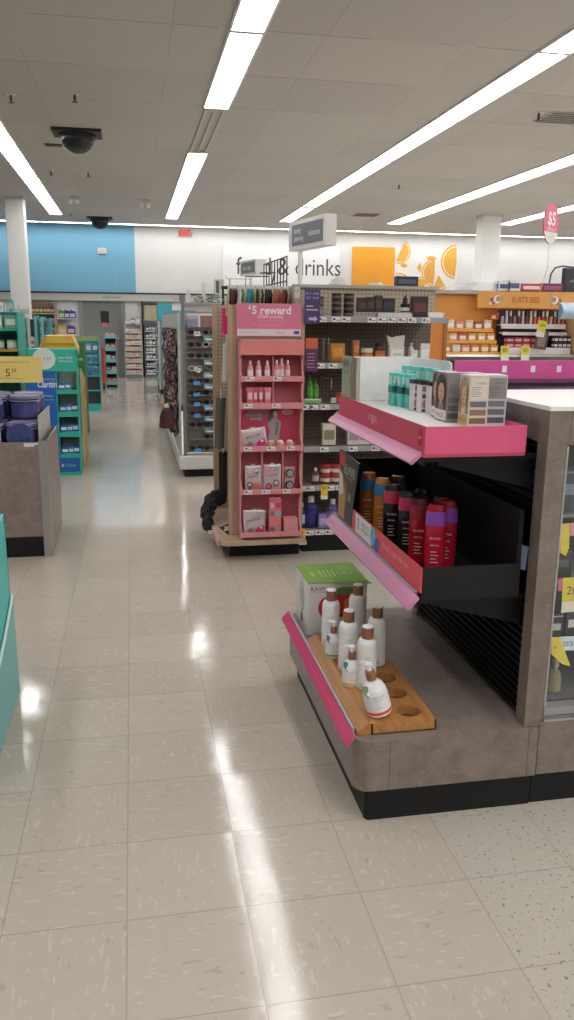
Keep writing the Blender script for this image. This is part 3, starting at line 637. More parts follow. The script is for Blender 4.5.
def pump(label, x, y, accent, tag_c, z=.3005, s=1.0, rz=2.2):
    t = thing('pump_bottle', label, 'bottle', (x, y, z), 0, 'small white pump bottles on the bamboo tray'); t.scale = (s, s, s)
    b = MB(); b.lathe([(.032, 0), (.0345, .003), (.035, .01), (.0335, .06), (.031, .074), (.024, .088), (.014, .096)], M('e9e9e8', .3), 28)
    b.build('body', t)
    b = MB(); b.lathe([(.0135, .0962), (.0138, .098), (.0135, .122), (.0125, .125)], COPPER, 22); c = b.build('collar', t)
    b = MB(); b.lathe([(.006, .125), (.006, .138), (.010, .139), (.0105, .146), (.006, .149)], WHT, 16)
    dx, dy = math.cos(rz), math.sin(rz)
    b.tube([(0, 0, .143), (dx*.012, dy*.012, .1435), (dx*.026, dy*.026, .1425), (dx*.034, dy*.034, .136)], [.0055, .0055, .0045, .0035], WHT, 10); b.build('nozzle', c)
    b = MB(); b.lathe([(.0353, .008), (.0351, .016)], M(accent, .4), 28)
    b.text('facial wash', M('98999a', .4), (0, -.0353, .062), 'F', w=.034); b.text('hydrate + glow', M('a0a1a2', .4), (0, -.0353, .053), 'F', w=.026)
    b.text('8 fl oz', M('a0a1a2', .4), (0, -.0355, .03), 'F', w=.02); b.build('printed_label', t)
    b = MB(); b.tube([(.0145*math.cos(2*PI*k/16), .0145*math.sin(2*PI*k/16), .099) for k in range(16)], .0009, WHT, 5, True)
    b.mx = Matrix.Translation((-.026, -.022, .082)) @ Matrix.Rotation(-.5, 4, 'Y') @ Matrix.Rotation(.6, 4, 'Z'); b.prism([(0, .02), (.012, .006), (.008, -.024), (-.008, -.024), (-.012, .006)], 'y', -.0006, .0006, M(tag_c, .5)); b.prism([(.007, -.006), (.006, -.022), (-.006, -.022), (-.007, -.006)], 'y', -.0010, -.0006, M('e8e8e2', .5)); b.at()
    b.build('neck_tag', t); return t
pump('small white pump bottle at the far end of the tray', .662, 2.59, '8fae98', '6f8f7c', s=.86)
pump('small white pump bottle with a yellow base line, middle of the line', .664, 2.355, 'e0b850', '3f8f8c', s=.9, rz=2.6)
pump('white pump bottle with a red base line and neck tag, nearest the camera', .700, 2.150, 'd9542e', '6f7f6c', s=1.12, rz=2.0)
bpy.data.objects['pump_bottle.002'].rotation_euler[1] = -.26; bpy.data.objects['pump_bottle.002'].location = (.694, 2.138, .3105)

t = thing('gift_box', 'white and green boxed gift set behind the lotion bottles', 'box', (.745, 2.99, .2655))
bx0, bx1, by0, by1, bz0, bz1 = .630, .862, 2.87, 3.115, .2657, .474
b = MB(); b.box(bx0, bx1, by0, by1, bz0, bz1, M('dedbd6', .4), .0015); wpart(b, 'carton', t)
b = MB(); G1 = M('6f9a35', .4, var=.15); b.box(bx0-.001, bx1+.001, by0-.001, by1+.001, bz1+.0004, bz1+.002, G1)
b.add([(bx1-.002, by0-.002, bz1+.002), (bx0+.05, by0-.002, bz1+.001), (bx1+.014, by0-.022, bz1-.004)], [(0, 1, 2)], G1)
b.text('RAW', M('cfe0a8', .5), (.668, 2.975, bz1+.0024), ((0, -1, 0), (1, 0, 0)), w=.06)
for k in range(4): b.box(.70+.017*k, .704+.017*k, 2.94, 3.03-.01*(k % 2), bz1+.002, bz1+.0026, M('b9cf8c', .5))
for cx_ in (.785, .815): b.tube([(cx_+.016*math.cos(2*PI*k/18), 2.985+.02*math.sin(2*PI*k/18), bz1+.0024) for k in range(18)], .0014, M('b9cf8c', .5), 5, True)
wpart(b, 'lid', t, 'green lid printed in pale green')
b = MB(); y_ = by0-.0006
b.text('RAW', M('6e4c3c', .5), (.668, y_, .452), 'F', w=.055, h=.018); b.text('SUGAR SCRUB', M('8d7f74', .5), (.671, y_, .438), 'F', w=.058)
def disc(b, cx, cz, rx, rz_, y, m, n=24): b.prism([(cx+rx*math.cos(2*PI*k/n), cz+rz_*math.sin(2*PI*k/n)) for k in range(n)], 'y', y, y+.0005, m)
disc(b, .765, .385, .045, .052, y_, M('c9352c', .4)); disc(b, .70, .375, .03, .042, y_-.0004, M('c43344', .4)); disc(b, .775, .44, .045, .016, y_-.0006, M('5f7f4c', .4)); disc(b, .79, .38, .02, .03, y_-.0007, M('e07a4a', .4))
b.text('net wt 12 oz', M('9a9088', .5), (.70, y_, .275), 'F', w=.07)
wpart(b, 'printed_front', t); b = MB(); x_ = bx0-.0006
def disx(b, cy, cz, ry, rz_, x, m, n=28): b.prism([(cy+ry*math.cos(2*PI*k/n), cz+rz_*math.sin(2*PI*k/n)) for k in range(n)], 'x', x, x+.0005, m)
disx(b, 2.99, .385, .047, .060, x_, M('6a6260', .4)); disx(b, 2.99, .385, .042, .055, x_-.0005, M('cfc6c0', .4)); disx(b, 2.985, .388, .03, .038, x_-.0008, M('b9ada4', .4, var=.2)); disx(b, 2.985, .300, .02, .022, x_-.0002, M('a35a62', .5)); b.text('coconut', M('8a8078', .5), (x_-.0002, 2.985, .463), 'L', w=.05)
wpart(b, 'printed_side', t)

# ---- glass case, to the right of the post
t = CASE = thing('display_case', 'glass fronted perfume case with white countertop, at the right edge', 'display case', (1.5, 2.3, 0))
cx0, cx1 = 1.1795, 2.1
b = MB(); b.box(1.119, cx1, 2.05, 2.60, 1.2145, 1.2265, M('f0efec', .4)); wpart(b, 'countertop', t, 'white countertop')
b = MB(); b.box(cx0, cx1, 2.062, 2.09, 1.118, 1.213, LAM); b.box(cx0, 1.1905, 2.0605, 2.062, 1.118, 1.213, LAM); b.box(1.1905, 1.192, 2.0612, 2.0625, 1.118, 1.213, M('4c443e', .6)); wpart(b, 'top_panel', t)
b = MB(); b.box(1.17, cx1, 2.05, 2.09, .105, .279, LAM); wpart(b, 'lower_panel', t)
b = MB(); b.box(1.165, cx1, 2.065, 2.58, 0, .104, BLK2); wpart(b, 'kick_plate', t)
b = MB(); b.box(1.181, 1.187, 2.055, 2.075, .325, 1.116, STEEL); b.box(cx1-.006, cx1, 2.055, 2.075, .325, 1.116, STEEL); wpart(b, 'frame', t)
b = MB(); b.box(1.181, cx1, 2.048, 2.09, .280, .288, STEEL); b.box(1.181, cx1, 2.052, 2.09, .289, .324, M('a7a8a6', .35, .4)); b.box(1.181, cx1, 2.046, 2.05, .296, .299, M('6c6c6c', .4)); wpart(b, 'sill', t)
b = MB(); b.box(1.188, cx1-.007, 2.066, 2.069, .325, 1.116, GLASS); wpart(b, 'glass_pane', t)
b = MB(); b.box(cx0, cx1, 2.55, 2.58, .105, 1.213, M('2b2a2b', .6)); b.box(cx1-.01, cx1, 2.10, 2.549, .105, 1.213, LAM); b.box(cx0, 1.187, 2.10, 2.549, .28, 1.213, M('3a3636', .6)); wpart(b, 'cabinet_body', t)
YE = M('e3d03e', .5); 
for k, z in enumerate((.325, .508, .700, .905)):
    b = MB(); b.box(1.19, cx1-.012, 2.11, 2.54, z-.008, z, M('7f8384', .25) if k else M('6a6663', .5)); sh = wpart(b, 'case_shelf', t)
    def pq(*pts): return [(P(x, y, Y=2.104).x, P(x, y, Y=2.104).z) for x, y in pts]
    def tg(pts, c, txt=None, at=None, w=.03, y=2.104, lab=None):
        b = MB(); b.prism(pq(*pts), 'y', y, y+.0012, c)
        if txt: q_ = P(*at, Y=2.104); b.text(txt, M('333333', .5), (q_.x, y-.0006, q_.z), 'F', w=w)
        pchild(b, 'price_tag', t, sh, lab)
    if k == 1:
        tg(((559, 637), (580, 636), (579, 650), (558, 651)), M('d8e6ee', .5), '25%', (568, 643.5), .035)
        tg(((551, 637), (560, 637), (570, 666), (562, 664), (551, 654)), YE, '0%', (554.5, 647), .013, 2.102, 'yellow curled price tag')
    if k == 2:
        tg(((563, 578), (592, 576), (590, 600), (562, 602)), YE, '20%', (576, 590), .06, lab='yellow price tag reading 20')
        tg(((562, 602), (590, 600), (589, 610), (561, 613)), M('e6e4c8', .5), lab='pale lower half of the price tag')
        tg(((558.5, 579), (562.6, 578), (562, 591), (558, 591)), M('d9688c', .5), lab='pink price tag')
    if k == 3:
        tg(((561, 524), (570, 523), (569, 548), (566, 556), (560.5, 553)), YE, lab='yellow hanging price tag')
        tg(((570.5, 523), (592, 521), (591, 535), (570, 536)), M('e08ba8', .5), lab='pink price tag')
def perfume_box(label, x, y, z, w, h, c, lc):
    t = thing('perfume_box', label, 'box', (x, y, z+.0005), 0, 'boxed perfumes in the glass case')
    b = MB(); b.box(-w/2, w/2, -.02, .02, 0, h, M(c, .3), .001); b.build('carton', t)
    b = MB(); b.box(-w*.3, w*.3, -.0208, -.0202, h*.4, h*.65, M(lc, .4)); b.box(-w*.4, w*.4, -.0208, -.0202, h*.9, h*.94, M(lc, .4)); b.build('printed_label', t)
perfume_box('black perfume box with white label under the 20 tag', 1.237, 2.14, .508, .045, .085, '17171a', 'b9b9b6')
perfume_box('black perfume box with white label at the right edge of the photo', 1.288, 2.14, .508, .045, .10, '1b1b1e', 'd0d0ce')
perfume_box('dark grey perfume box on the case\'s top shelf', 1.255, 2.16, .905, .07, .13, '3b3f48', '7d8aa0')
perfume_box('low black perfume box behind the pink tag', 1.25, 2.16, .700, .06, .09, '201c20', '5a5a60')
perfume_box('small teal box on the lowest case shelf', 1.216, 2.15, .325, .03, .11, '1f4f62', '3b7a90')
t = thing('perfume_bottle', 'squat amber glass perfume bottle on the lowest case shelf', 'bottle', (1.262, 2.15, .3255))
b = MB(); b.lathe([(.02, 0), (.024, .004), (.022, .05), (.016, .07), (.008, .075)], M('8a8458', .1), 16, sx=1, sy=.7); b.build('body', t)
b = MB(); b.lathe([(.007, .0755), (.007, .085), (.012, .086), (.012, .11), (.009, .112)], M('b9b29a', .2, .6), 14); b.build('stopper', t)

# ---- the far side of the near run: pink fixture above the counter
t = thing('shelving_unit', 'black backed shelving unit with a magenta rail behind the white countertop', 'shelving unit', (1.8, 2.85, 0))
b = MB(); b.box(1.18, 2.6, 2.625, 3.06, .1, 1.18, BLK); wpart(b, 'cabinet_body', t)
b = MB(); b.box(1.18, 2.6, 2.64, 3.04, 0, .099, BLK2); wpart(b, 'kick_plate', t)
b = MB(); b.prism([(2.66, 1.181), (2.66, 1.20), (2.70, 1.215), (2.85, 1.235), (2.85, 1.181)], 'x', 1.17, 2.6, M('221c26', .35)); b.prism([(2.78, 1.226), (2.78, 1.236), (2.845, 1.245), (2.845, 1.235)], 'x', 1.30, 2.6, M('2d2432', .3)); wpart(b, 'black_lip', t)
b = MB(); b.prism([(2.855, 1.181), (2.855, 1.312), (2.865, 1.312), (2.865, 1.181)], 'x', 1.165, 2.6, M('d6559a', .4)); b.box(1.165, 2.6, 2.866, 3.05, 1.181, 1.19, M('d6559a', .4))
wpart(b, 'magenta_rail', t, 'magenta rail with white square labels')
for px in (504.5, 533, 559, 585):
    q = P(px, 369, Y=2.854); b = MB(); b.box(q.x-.009, q.x+.009, 2.853, 2.8545, q.z-.012, q.z+.012, WHT); wpart(b, 'rail_label', t)

# ================================================================ goods used on the shelves farther back
PROTO = {}
def goods(kind, c, size, loc, label, cat, group, rz=0, c2='e8e6e2', c3='f0f0ee', parts=True):
    """size = (width, depth, height); c body, c2 label, c3 cap"""
    key = (kind, c, size, c2, c3)
    if key in PROTO: return dup(PROTO[key], loc, rz, label, group)
    w, d, h = size; m, m2, m3_ = M(c, .4), M(c2, .45), M(c3, .4)
    t = thing(NAMES[kind], label, cat, loc, rz, group)
    b = MB(); l = MB(); k = MB(); kn = 'cap'
    if kind == 'box':
        b.box(-w/2, w/2, -d/2, d/2, 0, h, m); l.box(-w*.4, w*.4, -d/2-.001, -d/2, h*.25, h*.7, m2); l.box(-w/2-.001, -w/2, -d*.4, d*.4, h*.25, h*.7, m2)
        k.box(-w*.46, w*.46, -d*.46, d*.46, h, h+.001, m3_); kn = 'lid'
    elif kind == 'bottle':
        r = w/2; b.lathe([(r*.9, 0), (r, h*.03), (r, h*.62), (r*.75, h*.74), (r*.42, h*.8)], m, 14, sy=d/w); l.lathe([(r*1.02, h*.15), (r*1.02, h*.52)], m2, 14, sy=d/w)
        k.lathe([(r*.45, h*.8), (r*.45, h*.97), (r*.35, h)], m3_, 12)
    elif kind == 'jar':
        r = w/2; b.lathe([(r*.93, 0), (r*.96, h*.05), (r*.96, h*.68)], m, 16); l.lathe([(r*.975, h*.15), (r*.975, h*.55)], m2, 16); k.lathe([(r, h*.68), (r, h*.98), (r*.93, h)], m3_, 16); kn = 'lid'
    elif kind == 'tube':
        r = w/2; vs = []; n = 14
        for j in range(7):
            f = j/6; z = h*(.18+.82*f)
            vs += [(r*(.88+.12*f)*math.cos(2*PI*i/n), d/2*(1-f*.93)*math.sin(2*PI*i/n), z) for i in range(n)]
        b.add(vs, [(j*n+i, j*n+(i+1) % n, (j+1)*n+(i+1) % n, (j+1)*n+i) for j in range(6) for i in range(n)], m, True)
        l.box(-r*.55, r*.55, -d*.42, -d*.36, h*.4, h*.75, m2); k.lathe([(r*.72, 0), (r*.8, h*.02), (r*.78, h*.18)], m3_, 14, sy=d/w)
    elif kind == 'jug':
        b.prism([(-w/2, 0), (w/2, 0), (w/2, h*.55), (w*.42, h*.72), (w*.1, h*.82), (-w*.12, h*.82), (-w*.2, h*.76), (-w*.46, h*.66), (-w/2, h*.5)], 'y', -d/2, d/2, m)
        b.tube([(-w*.1, 0, h*.8), (-w*.35, 0, h*.84), (-w*.5, 0, h*.74), (-w*.47, 0, h*.58)], d*.16, m, 6); l.box(-w*.36, w*.36, -d/2-.002, -d/2, h*.12, h*.5, m2); k.lathe([(w*.14, h*.82), (w*.15, h*.98), (w*.12, h)], m3_, 12)
    elif kind == 'pack':
        b.grid(lambda u, v: ((u-.5)*w, -d/2*(math.sin(PI*u)*math.sin(PI*v))**.5-.001, v*h), 8, 8, m); b.grid(lambda u, v: ((.5-u)*w, d/2*(math.sin(PI*u)*math.sin(PI*v))**.5+.001, v*h), 8, 8, m)
        l.box(-w*.36, w*.36, -d/2-.003, -d/2-.001, h*.3, h*.75, m2); k.box(-w/2, w/2, -.003, .003, h, h*1.08, m3_); kn = 'hang_tab'
    b.build('body', t); l.build('printed_label', t)
    if parts: k.build(kn, t)
    PROTO[key] = t; return t
NAMES = {'box': 'carton', 'bottle': 'bottle', 'jar': 'jar', 'tube': 'squeeze_tube', 'jug': 'detergent_jug', 'pack': 'hanging_pack'}
CN = {}
def bay(root, x0, x1, yf, yb, zs, thick=.03, mat=CHAN, body=WHT2, tagn=5, strip=.03):
    """shelves as parts, each with a price channel and paper tags"""
    out = []
    for z in zs:
        b = MB(); b.box(x0, x1, yf+.006, yb, z-.02, z, body); sh = wpart(b, 'shelf', root)
        b = MB(); b.prism([(yf+.005, z+.004), (yf-.004, z+.002), (yf+.001, z-strip), (yf+.005, z-strip)], 'x', x0, x1, mat); pchild(b, 'price_channel', root, sh)
        out.append(sh)
    return out
def ptag(root, sh, x, y, z, w, h, c='e9e9e6', txt=True, lab=None):
    b = MB(); b.box(x-w/2, x+w/2, y-.0012, y, z-h/2, z+h/2, M(c, .5))
    if txt: b.box(x-w*.36, x-w*.05, y-.0018, y-.0012, z-h*.15, z+h*.3, M('5c5c60', .5)); b.box(x+.02*w, x+w*.38, y-.0018, y-.0012, z-h*.25, z-h*.05, M('8c8c90', .5))
    return pchild(b, 'price_tag', root, sh, lab)

# ================================================================ pink promotional end display
t = ENDC = thing('shelving_unit', 'maple edged end unit behind the coral promotional display', 'shelving unit', (.78, 4.95, 0))
b = MB(); b.box(.562, 1.028, 4.915, 4.935, .131, 1.535, MAPLE); wpart(b, 'end_panel', t)
b = MB(); b.box(.562, .588, 4.905, 4.914, .131, 1.535, MAPLE, .002); wpart(b, 'edge_trim', t)
b = MB(); b.box(1.004, 1.028, 4.905, 4.914, .131, 1.535, MAPLE, .002); wpart(b, 'edge_trim', t)
b = MB(); b.prism([(.49, 4.80), (.50, 4.765), (.535, 4.745), (1.02, 4.745), (1.02, 5.66), (.49, 5.66)], 'z', .102, .130, MAPLE); wpart(b, 'base_board', t)
b = MB(); b.box(.56, 1.0, 4.87, 5.64, 0, .101, BLK2); wpart(b, 'kick_plate', t)
b = MB(); b.box(.575, .72, 5.645, 5.665, .131, 1.545, PEGL); b.box(.54, .5745, 5.64, 5.668, .131, 1.545, MAPLE); wpart(b, 'pegboard_wing', t)
b = MB(); b.box(.74, .752, 4.936, 5.644, .131, 1.5, PEGL); wpart(b, 'side_pegboard', t)
b = MB(); b.box(.475, .4895, 4.80, 5.62, .09, .132, M('d6a7a2', .5)); wpart(b, 'price_strip', t, 'pale pink price strip')

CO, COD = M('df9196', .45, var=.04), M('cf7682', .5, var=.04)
t = DISP = thing('promotional_display', 'coral cardboard display with five tiers of beauty products', 'display', (.80, 4.84, .131))
xl, xr, yf, yb = .618, .995, 4.76, 4.90
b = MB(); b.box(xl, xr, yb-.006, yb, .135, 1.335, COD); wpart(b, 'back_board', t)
tiers = [(.150, .182), (.418, .449), (.682, .715), (.937, .972), (1.097, 1.128)]
def side(x):
    pts = [(yb, .135), (yf, .15)]
    for i, (za, zt_) in enumerate(tiers):
        pts += [(yf, za), (yf, zt_)]
        nx = tiers[i+1][0] if i+1 < len(tiers) else 1.245
        if i < 3: pts += [(yf+.045, zt_+.05), (yf+.055, (zt_+nx)/2), (yf+.045, nx-.04)]
        else: pts += [(yf+.03, zt_+.03), (yf+.03, nx-.02)]
    pts += [(yf, 1.25), (yf, 1.33), (yb, 1.335)]
    return pts
for x in (xl, xr-.008):
    b = MB(); b.prism(side(x), 'x', x, x+.008, CO); wpart(b, 'side_panel', t)
b = MB(); b.box(xl, xr, yf-.004, yf, 1.25, 1.333, M('e2857f', .45)); b.box(xl, xr, yf, yb, 1.329, 1.334, CO); wpart(b, 'header_band', t)
TR = []
for za, zt_ in tiers:
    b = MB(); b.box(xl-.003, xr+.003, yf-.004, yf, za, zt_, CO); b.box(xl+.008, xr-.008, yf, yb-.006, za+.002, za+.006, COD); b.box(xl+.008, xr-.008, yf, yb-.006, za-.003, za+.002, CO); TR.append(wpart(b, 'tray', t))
for x, z0, z1 in ((.817, .977, 1.097), (.817, 1.133, 1.245), (.752, .452, .68), (.880, .452, .68)):
    b = MB(); b.box(x-.004, x+.004, yf+.035, yb-.006, z0-.028, z1-.004, CO); wpart(b, 'divider', t)
for k, (tr, xs_) in enumerate(((4, (.672, .835)), (3, (.662, .83)), (2, (.66, .80, .92)), (1, (.66, .77, .90)))):
    for x in xs_: ptag(t, TR[tr], x, yf-.0045, sum(tiers[tr])/2, .05, .022, 'ece6e4')
b = MB(); za = .722
b.box(xl+.02, xr-.01, yb-.0075, yb-.0062, .72, .93, M('d8506f', .5))
GF = M('b9adb0', .5)
yy = yb-.0078
# printed greyscale figure looking down, hand at the hair
def dsc(b, cx, cz, rx, rz_, m, k=0, n=20): b.prism([(cx+rx*math.cos(2*PI*i/n), cz+rz_*math.sin(2*PI*i/n)) for i in range(n)], 'y', yy-.0005*(k+1), yy-.0005*k, m)
dsc(b, .838, .895, .026, .032, M('4f474a', .5)); dsc(b, .848, .888, .014, .022, M('cfc4c4', .5), 1); dsc(b, .822, .865, .02, .03, M('6a6063', .5), 1)
b.prism([(.835, .87), (.855, .865), (.885, .84), (.875, .78), (.87, .72), (.80, .72), (.815, .79), (.80, .83)], 'y', yy-.0015, yy-.001, GF); b.prism([(.855, .84), (.87, .835), (.86, .76), (.845, .76)], 'y', yy-.002, yy-.0015, M('8d8285', .5))
b.prism([(.66, .88), (.70, .93), (.74, .92), (.79, .93), (.80, .88), (.76, .85), (.70, .86)], 'y', yy-.001, yy-.0005, M('a88a94', .5)); dsc(b, .925, .90, .035, .015, M('e8c9cc', .5)); b.text('fab', M('b54a60', .5), (.925, yy-.0012, .90), 'F', w=.035)
b.text('FEEL GOOD', M('f3dade', .5), (.715, yy-.0015, .885), 'F', w=.1); b.text('beauty', M('f3dade', .5), (.73, yy-.0015, .862), 'F', w=.07)
wpart(b, 'printed_backdrop', t, 'pink backdrop printed with a grey figure')
def on_disp(kind, c, size, x, tier, label, c2, c3, y=4.80, cat='bottle', rz=0, g='pink toiletries on the coral display'):
    return goods(kind, c, size, (x, y, tiers[tier][0]+.0065), label, cat, g, rz, c2, c3)
for i, x in enumerate((.68, .73, .782)): on_disp('bottle', 'e8a9b2', (.034, .028, .112), x, 4, 'pale pink bottle on the top tier left, %s of three' % ['leftmost', 'middle', 'rightmost'][i], 'f4e6e6', 'f2dfe0')
for i, x in enumerate((.838, .868, .904)): on_disp('bottle', 'dc97a4', (.032, .028, .125 if i == 1 else .115), x, 4, 'rose bottle on the top tier right, %s of three' % ['leftmost', 'middle', 'rightmost'][i], 'f0d4d8', 'f2dfe0')
for i, (x, w_) in enumerate(((.678, .044), (.710, .034), (.743, .034), (.785, .046))): on_disp('tube', ['e2717f', 'c55264', 'cf6172', 'e5808a'][i], (w_, .03, .115), x, 3, 'pink squeeze tube on the second tier, %s' % ordl(i, 4), 'f0c9cc', 'dd6d7c', cat='tube')
on_disp('box', 'dd5f70', (.07, .05, .02), .93, 3, 'flat coral carton alone on the second tier', 'e88a90', 'd85868', cat='box')
def foil_pack(label, loc, w, h, rz=0, ry=0, style=0):
    t = thing('gift_pack', label, 'gift pack', loc, rz, 'hanging gift packs on the coral display'); t.rotation_euler[1] = ry
    b = MB(); b.grid(lambda u, v: ((u-.5)*w, -.012*(math.sin(PI*u)*math.sin(PI*v))**.4-.0005-.0015*math.sin(u*40)*math.sin(v*31), v*h), 24, 24, M('d9ccd0', .2, .3)); b.grid(lambda u, v: ((.5-u)*w, .010*(math.sin(PI*u)*math.sin(PI*v))**.4+.0005, v*h), 8, 8, M('cdbfc4', .3)); b.build('pouch', t)
    b = MB(); y = -.0155
    def dd(cx, cz, r, m, k=0): b.prism([(cx+r*math.cos(2*PI*i/18), cz+r*math.sin(2*PI*i/18)) for i in range(18)], 'y', y-.0006*(k+1), y-.0006*k, m)
    b.prism([(-w*.45, h*.52), (w*.3, h*.72), (w*.3, h*.80), (-w*.45, h*.62)], 'y', y-.0006, y, M('cfa0b0', .5)); b.text('BEAUTY SET', M('42383c', .5), (-.005, y-.0012, h*.62), ((1, 0, .12), (-.12, 0, 1)), w=w*.6)
    if style == 0: b.prism([(0, h*.05), (w*.45, h*.05), (w*.42, h*.42), (w*.12, h*.3)], 'y', y-.0006, y, M('d83a86', .4)); dd(-w*.2, h*.2, w*.12, M('8f8488', .5)); dd(w*.3, h*.3, w*.05, M('e9dfe2', .5), 1)
    elif style == 1: dd(-w*.2, h*.78, w*.14, M('e6b9c0', .5)); dd(w*.2, h*.78, w*.12, M('f0e8ea', .5)); b.box(w*.02, w*.42, y-.0006, y, h*.18, h*.36, M('e9774a', .5)); dd(-w*.22, h*.3, w*.17, M('3d3639', .5)); dd(-w*.22, h*.3, w*.11, M('d0c4c8', .5), 1); dd(-w*.22, h*.12, w*.1, M('5c5457', .5))
    else: dd(-w*.25, h*.85, w*.16, M('e0919f', .5)); dd(w*.2, h*.85, w*.12, M('8fb0a6', .5)); dd(-w*.22, h*.22, w*.18, M('2d282b', .5)); dd(-w*.22, h*.22, w*.13, M('d66f85', .5), 1); dd(w*.22, h*.34, w*.18, M('2d282b', .5)); dd(w*.22, h*.34, w*.13, M('e0a8b2', .5), 1)
    b.build('printed_card', t)
    b = MB(); b.box(-w*.1, w*.1, -.002, .002, h*.99, h*1.05, M('d9d4d6', .4)); b.build('hang_tab', t); return t
foil_pack('silver foil gift pack leaning on the third tier', (.71, 4.80, tiers[2][0]+.02), .15, .115, 0, -.14)
foil_pack('silver gift pack with orange square, leftmost on the fourth tier', (.697, 4.80, tiers[1][0]+.0065), .098, .165, 0, 0, 1)
foil_pack('silver gift pack with two black rimmed circles on the fourth tier', (.815, 4.80, tiers[1][0]+.0065), .108, .17, 0, 0, 2)
foil_pack('silver foil gift pack on the bottom tier', (.705, 4.80, tiers[0][0]+.0065), .135, .155, 0, 0, 0)
foil_pack('second silver foil gift pack on the bottom tier, tucked behind the first', (.735, 4.845, tiers[0][0]+.0065), .10, .145, 0, .05, 1)
t = thing('compact_pack', 'narrow blister pack with two round compacts on the fourth tier', 'gift pack', (.925, 4.81, tiers[1][0]+.0065))
b = MB(); b.box(-.03, .03, -.004, .004, 0, .15, M('d7a2ac', .4), .003); b.build('card', t)
for z_ in (.038, .112):
    b = MB().at(0, -.004, z_, 0, PI/2); b.lathe([(.028, 0), (.027, .012), (.022, .014)], M('4a3f44', .3), 20); b.build('compact', t)
    b = MB().at(0, -.0185, z_, 0, PI/2); b.lathe([(.02, 0), (.018, .002)], M('a8a0a2', .25), 20); b.build('compact_lid', t)
for i, x in enumerate((.805, .863, .92)):
    t = thing('bath_fizzer', 'round cream and gold bath fizzer on the third tier, %s' % ['leftmost', 'middle', 'rightmost'][i], 'bath fizzer', (x, 4.80, tiers[2][0]+.0065), 0, 'round bath fizzers on the third tier')
    b = MB(); b.ball(0, 0, .027, .027, M(['c9a070', 'e0b28c', 'd9a37c'][i], .5)); b.build('ball', t); b = MB(); b.ball(0, 0, .036, .022, M('f0dfd6', .4), sz=.9); b.build('frosting', t)
t = thing('gift_tower', 'tall slim pink box with four round windows on the bottom tier', 'box', (.832, 4.80, tiers[0][0]+.0065))
b = MB(); b.box(-.037, .037, -.02, .02, 0, .235, M('dc8090', .4), .001); b.build('carton', t)
b = MB()
for k, c in enumerate(('8a6a50', 'd99070', '9a7070', 'e0c0c6')): b.prism([(-.018+.012*math.cos(2*PI*i/16), .035+.05*k+.016*math.sin(2*PI*i/16)) for i in range(16)], 'y', -.0212, -.0202, M(c, .4)); b.box(.004, .034, -.021, -.0202, .02+.05*k, .05+.05*k, M(('b8a088', 'e08860', '7fb6c8', 'd8456c')[k], .5))
b.text('TOTAL GLOW', M('b04a60', .5), (0, -.0206, .218), 'F', w=.055); b.build('printed_face', t)
t = thing('display_insert', 'empty coral carton insert on the bottom tier', 'box', (.932, 4.80, tiers[0][0]+.0065)); b = MB(); b.prism([(-.03, 0), (.05, 0), (.05, .10), (-.02, .095)], 'x', -.045, .045, CO); b.build('carton', t); b = MB(); b.box(-.04, .04, -.032, -.0305, .005, .02, COD); b.build('flap', t)
# reward sign
t = thing('reward_sign', 'pink five dollar reward sign above the coral display', 'sign', (.81, 4.90, 1.35))
b = MB(); b.box(.612, 1.004, 4.896, 4.904, 1.353, 1.545, M('dd7f9c', .35)); b.box(.616, 1.0, 4.8945, 4.896, 1.356, 1.396, M('e0dade', .4)); wpart(b, 'board', t)
b = MB(); y = 4.8945
b.text('$', WHT, (.690, y, 1.520), 'F', h=.026, bold=.02); b.text('5 reward', WHT, (.822, y, 1.506), 'F', w=.235, h=.048, bold=.025); b.text('(5000 points)', M('f2d3dc', .4), (.815, y, 1.466), 'F', w=.155, h=.026, bold=.02)
b.text('on any gift set purchase over $20', M('f0b6c6', .4), (.815, y, 1.443), 'F', w=.16); b.text('while supplies last, see store for full reward details', M('f0b6c6', .4), (.815, y, 1.427), 'F', w=.22); b.text('limit one per customer', M('f0b6c6', .4), (.815, y, 1.413), 'F', w=.14)
b.text('balance rewards members', M('8a8490', .4), (.69, y-.001, 1.376), 'F', w=.12); b.text('beauty', M('d0647e', .4), (.875, y-.001, 1.376), 'F', w=.05); b.box(.957, .99, y-.0015, y-.001, 1.368, 1.386, M('4a5aa0', .4))
wpart(b, 'lettering', t)

# ---- garments on the aisle side of that unit
def cloth(name, label, pts, w0, w1, c, cat, base, th=.02, fold=5):
    t_ = thing(name, label, cat, base)
    b = MB(); pts = [Vector(p) for p in pts]; N = len(pts); m = M(c, .85, var=.2, scale=20)
    def fn(u, v):
        i = min(int(v*(N-1)), N-2); f = v*(N-1)-i; p = pts[i].lerp(pts[i+1], f); w = w0+(w1-w0)*v
        return (p.x+th*math.cos(2*PI*u)*(1+.25*math.sin(fold*2*PI*u)), p.y+w*math.sin(2*PI*u), p.z)
    b.grid(fn, 36, 12, m); wpart(b, 'fabric', t_)
    b = MB(); b.tube([(.752, pts[0].y, pts[0].z+.05), (pts[0].x-.02, pts[0].y, pts[0].z+.05), (pts[0].x-.03, pts[0].y, pts[0].z+.065)], .003, STEEL, 6); wpart(b, 'peg_hook', t_)
    b = MB(); b.box(pts[0].x-.002, pts[0].x+.002, pts[0].y-.03, pts[0].y+.03, pts[0].z-.01, pts[0].z+.052, M('d9d6cf', .5)); wpart(b, 'header_card', t_)
    return t_
def gpt(px, py, Y): q = P(px, py, Y=Y); return (q.x, Y, q.z)
cloth('sock_pack', 'hot pink socks hanging on the pegboard side of the end unit', [gpt(226, 308, 5.45), gpt(226, 322, 5.45), gpt(225, 337, 5.45)], .02, .03, 'e8237c', 'socks', (.6, 5.45, 1.5), .02)
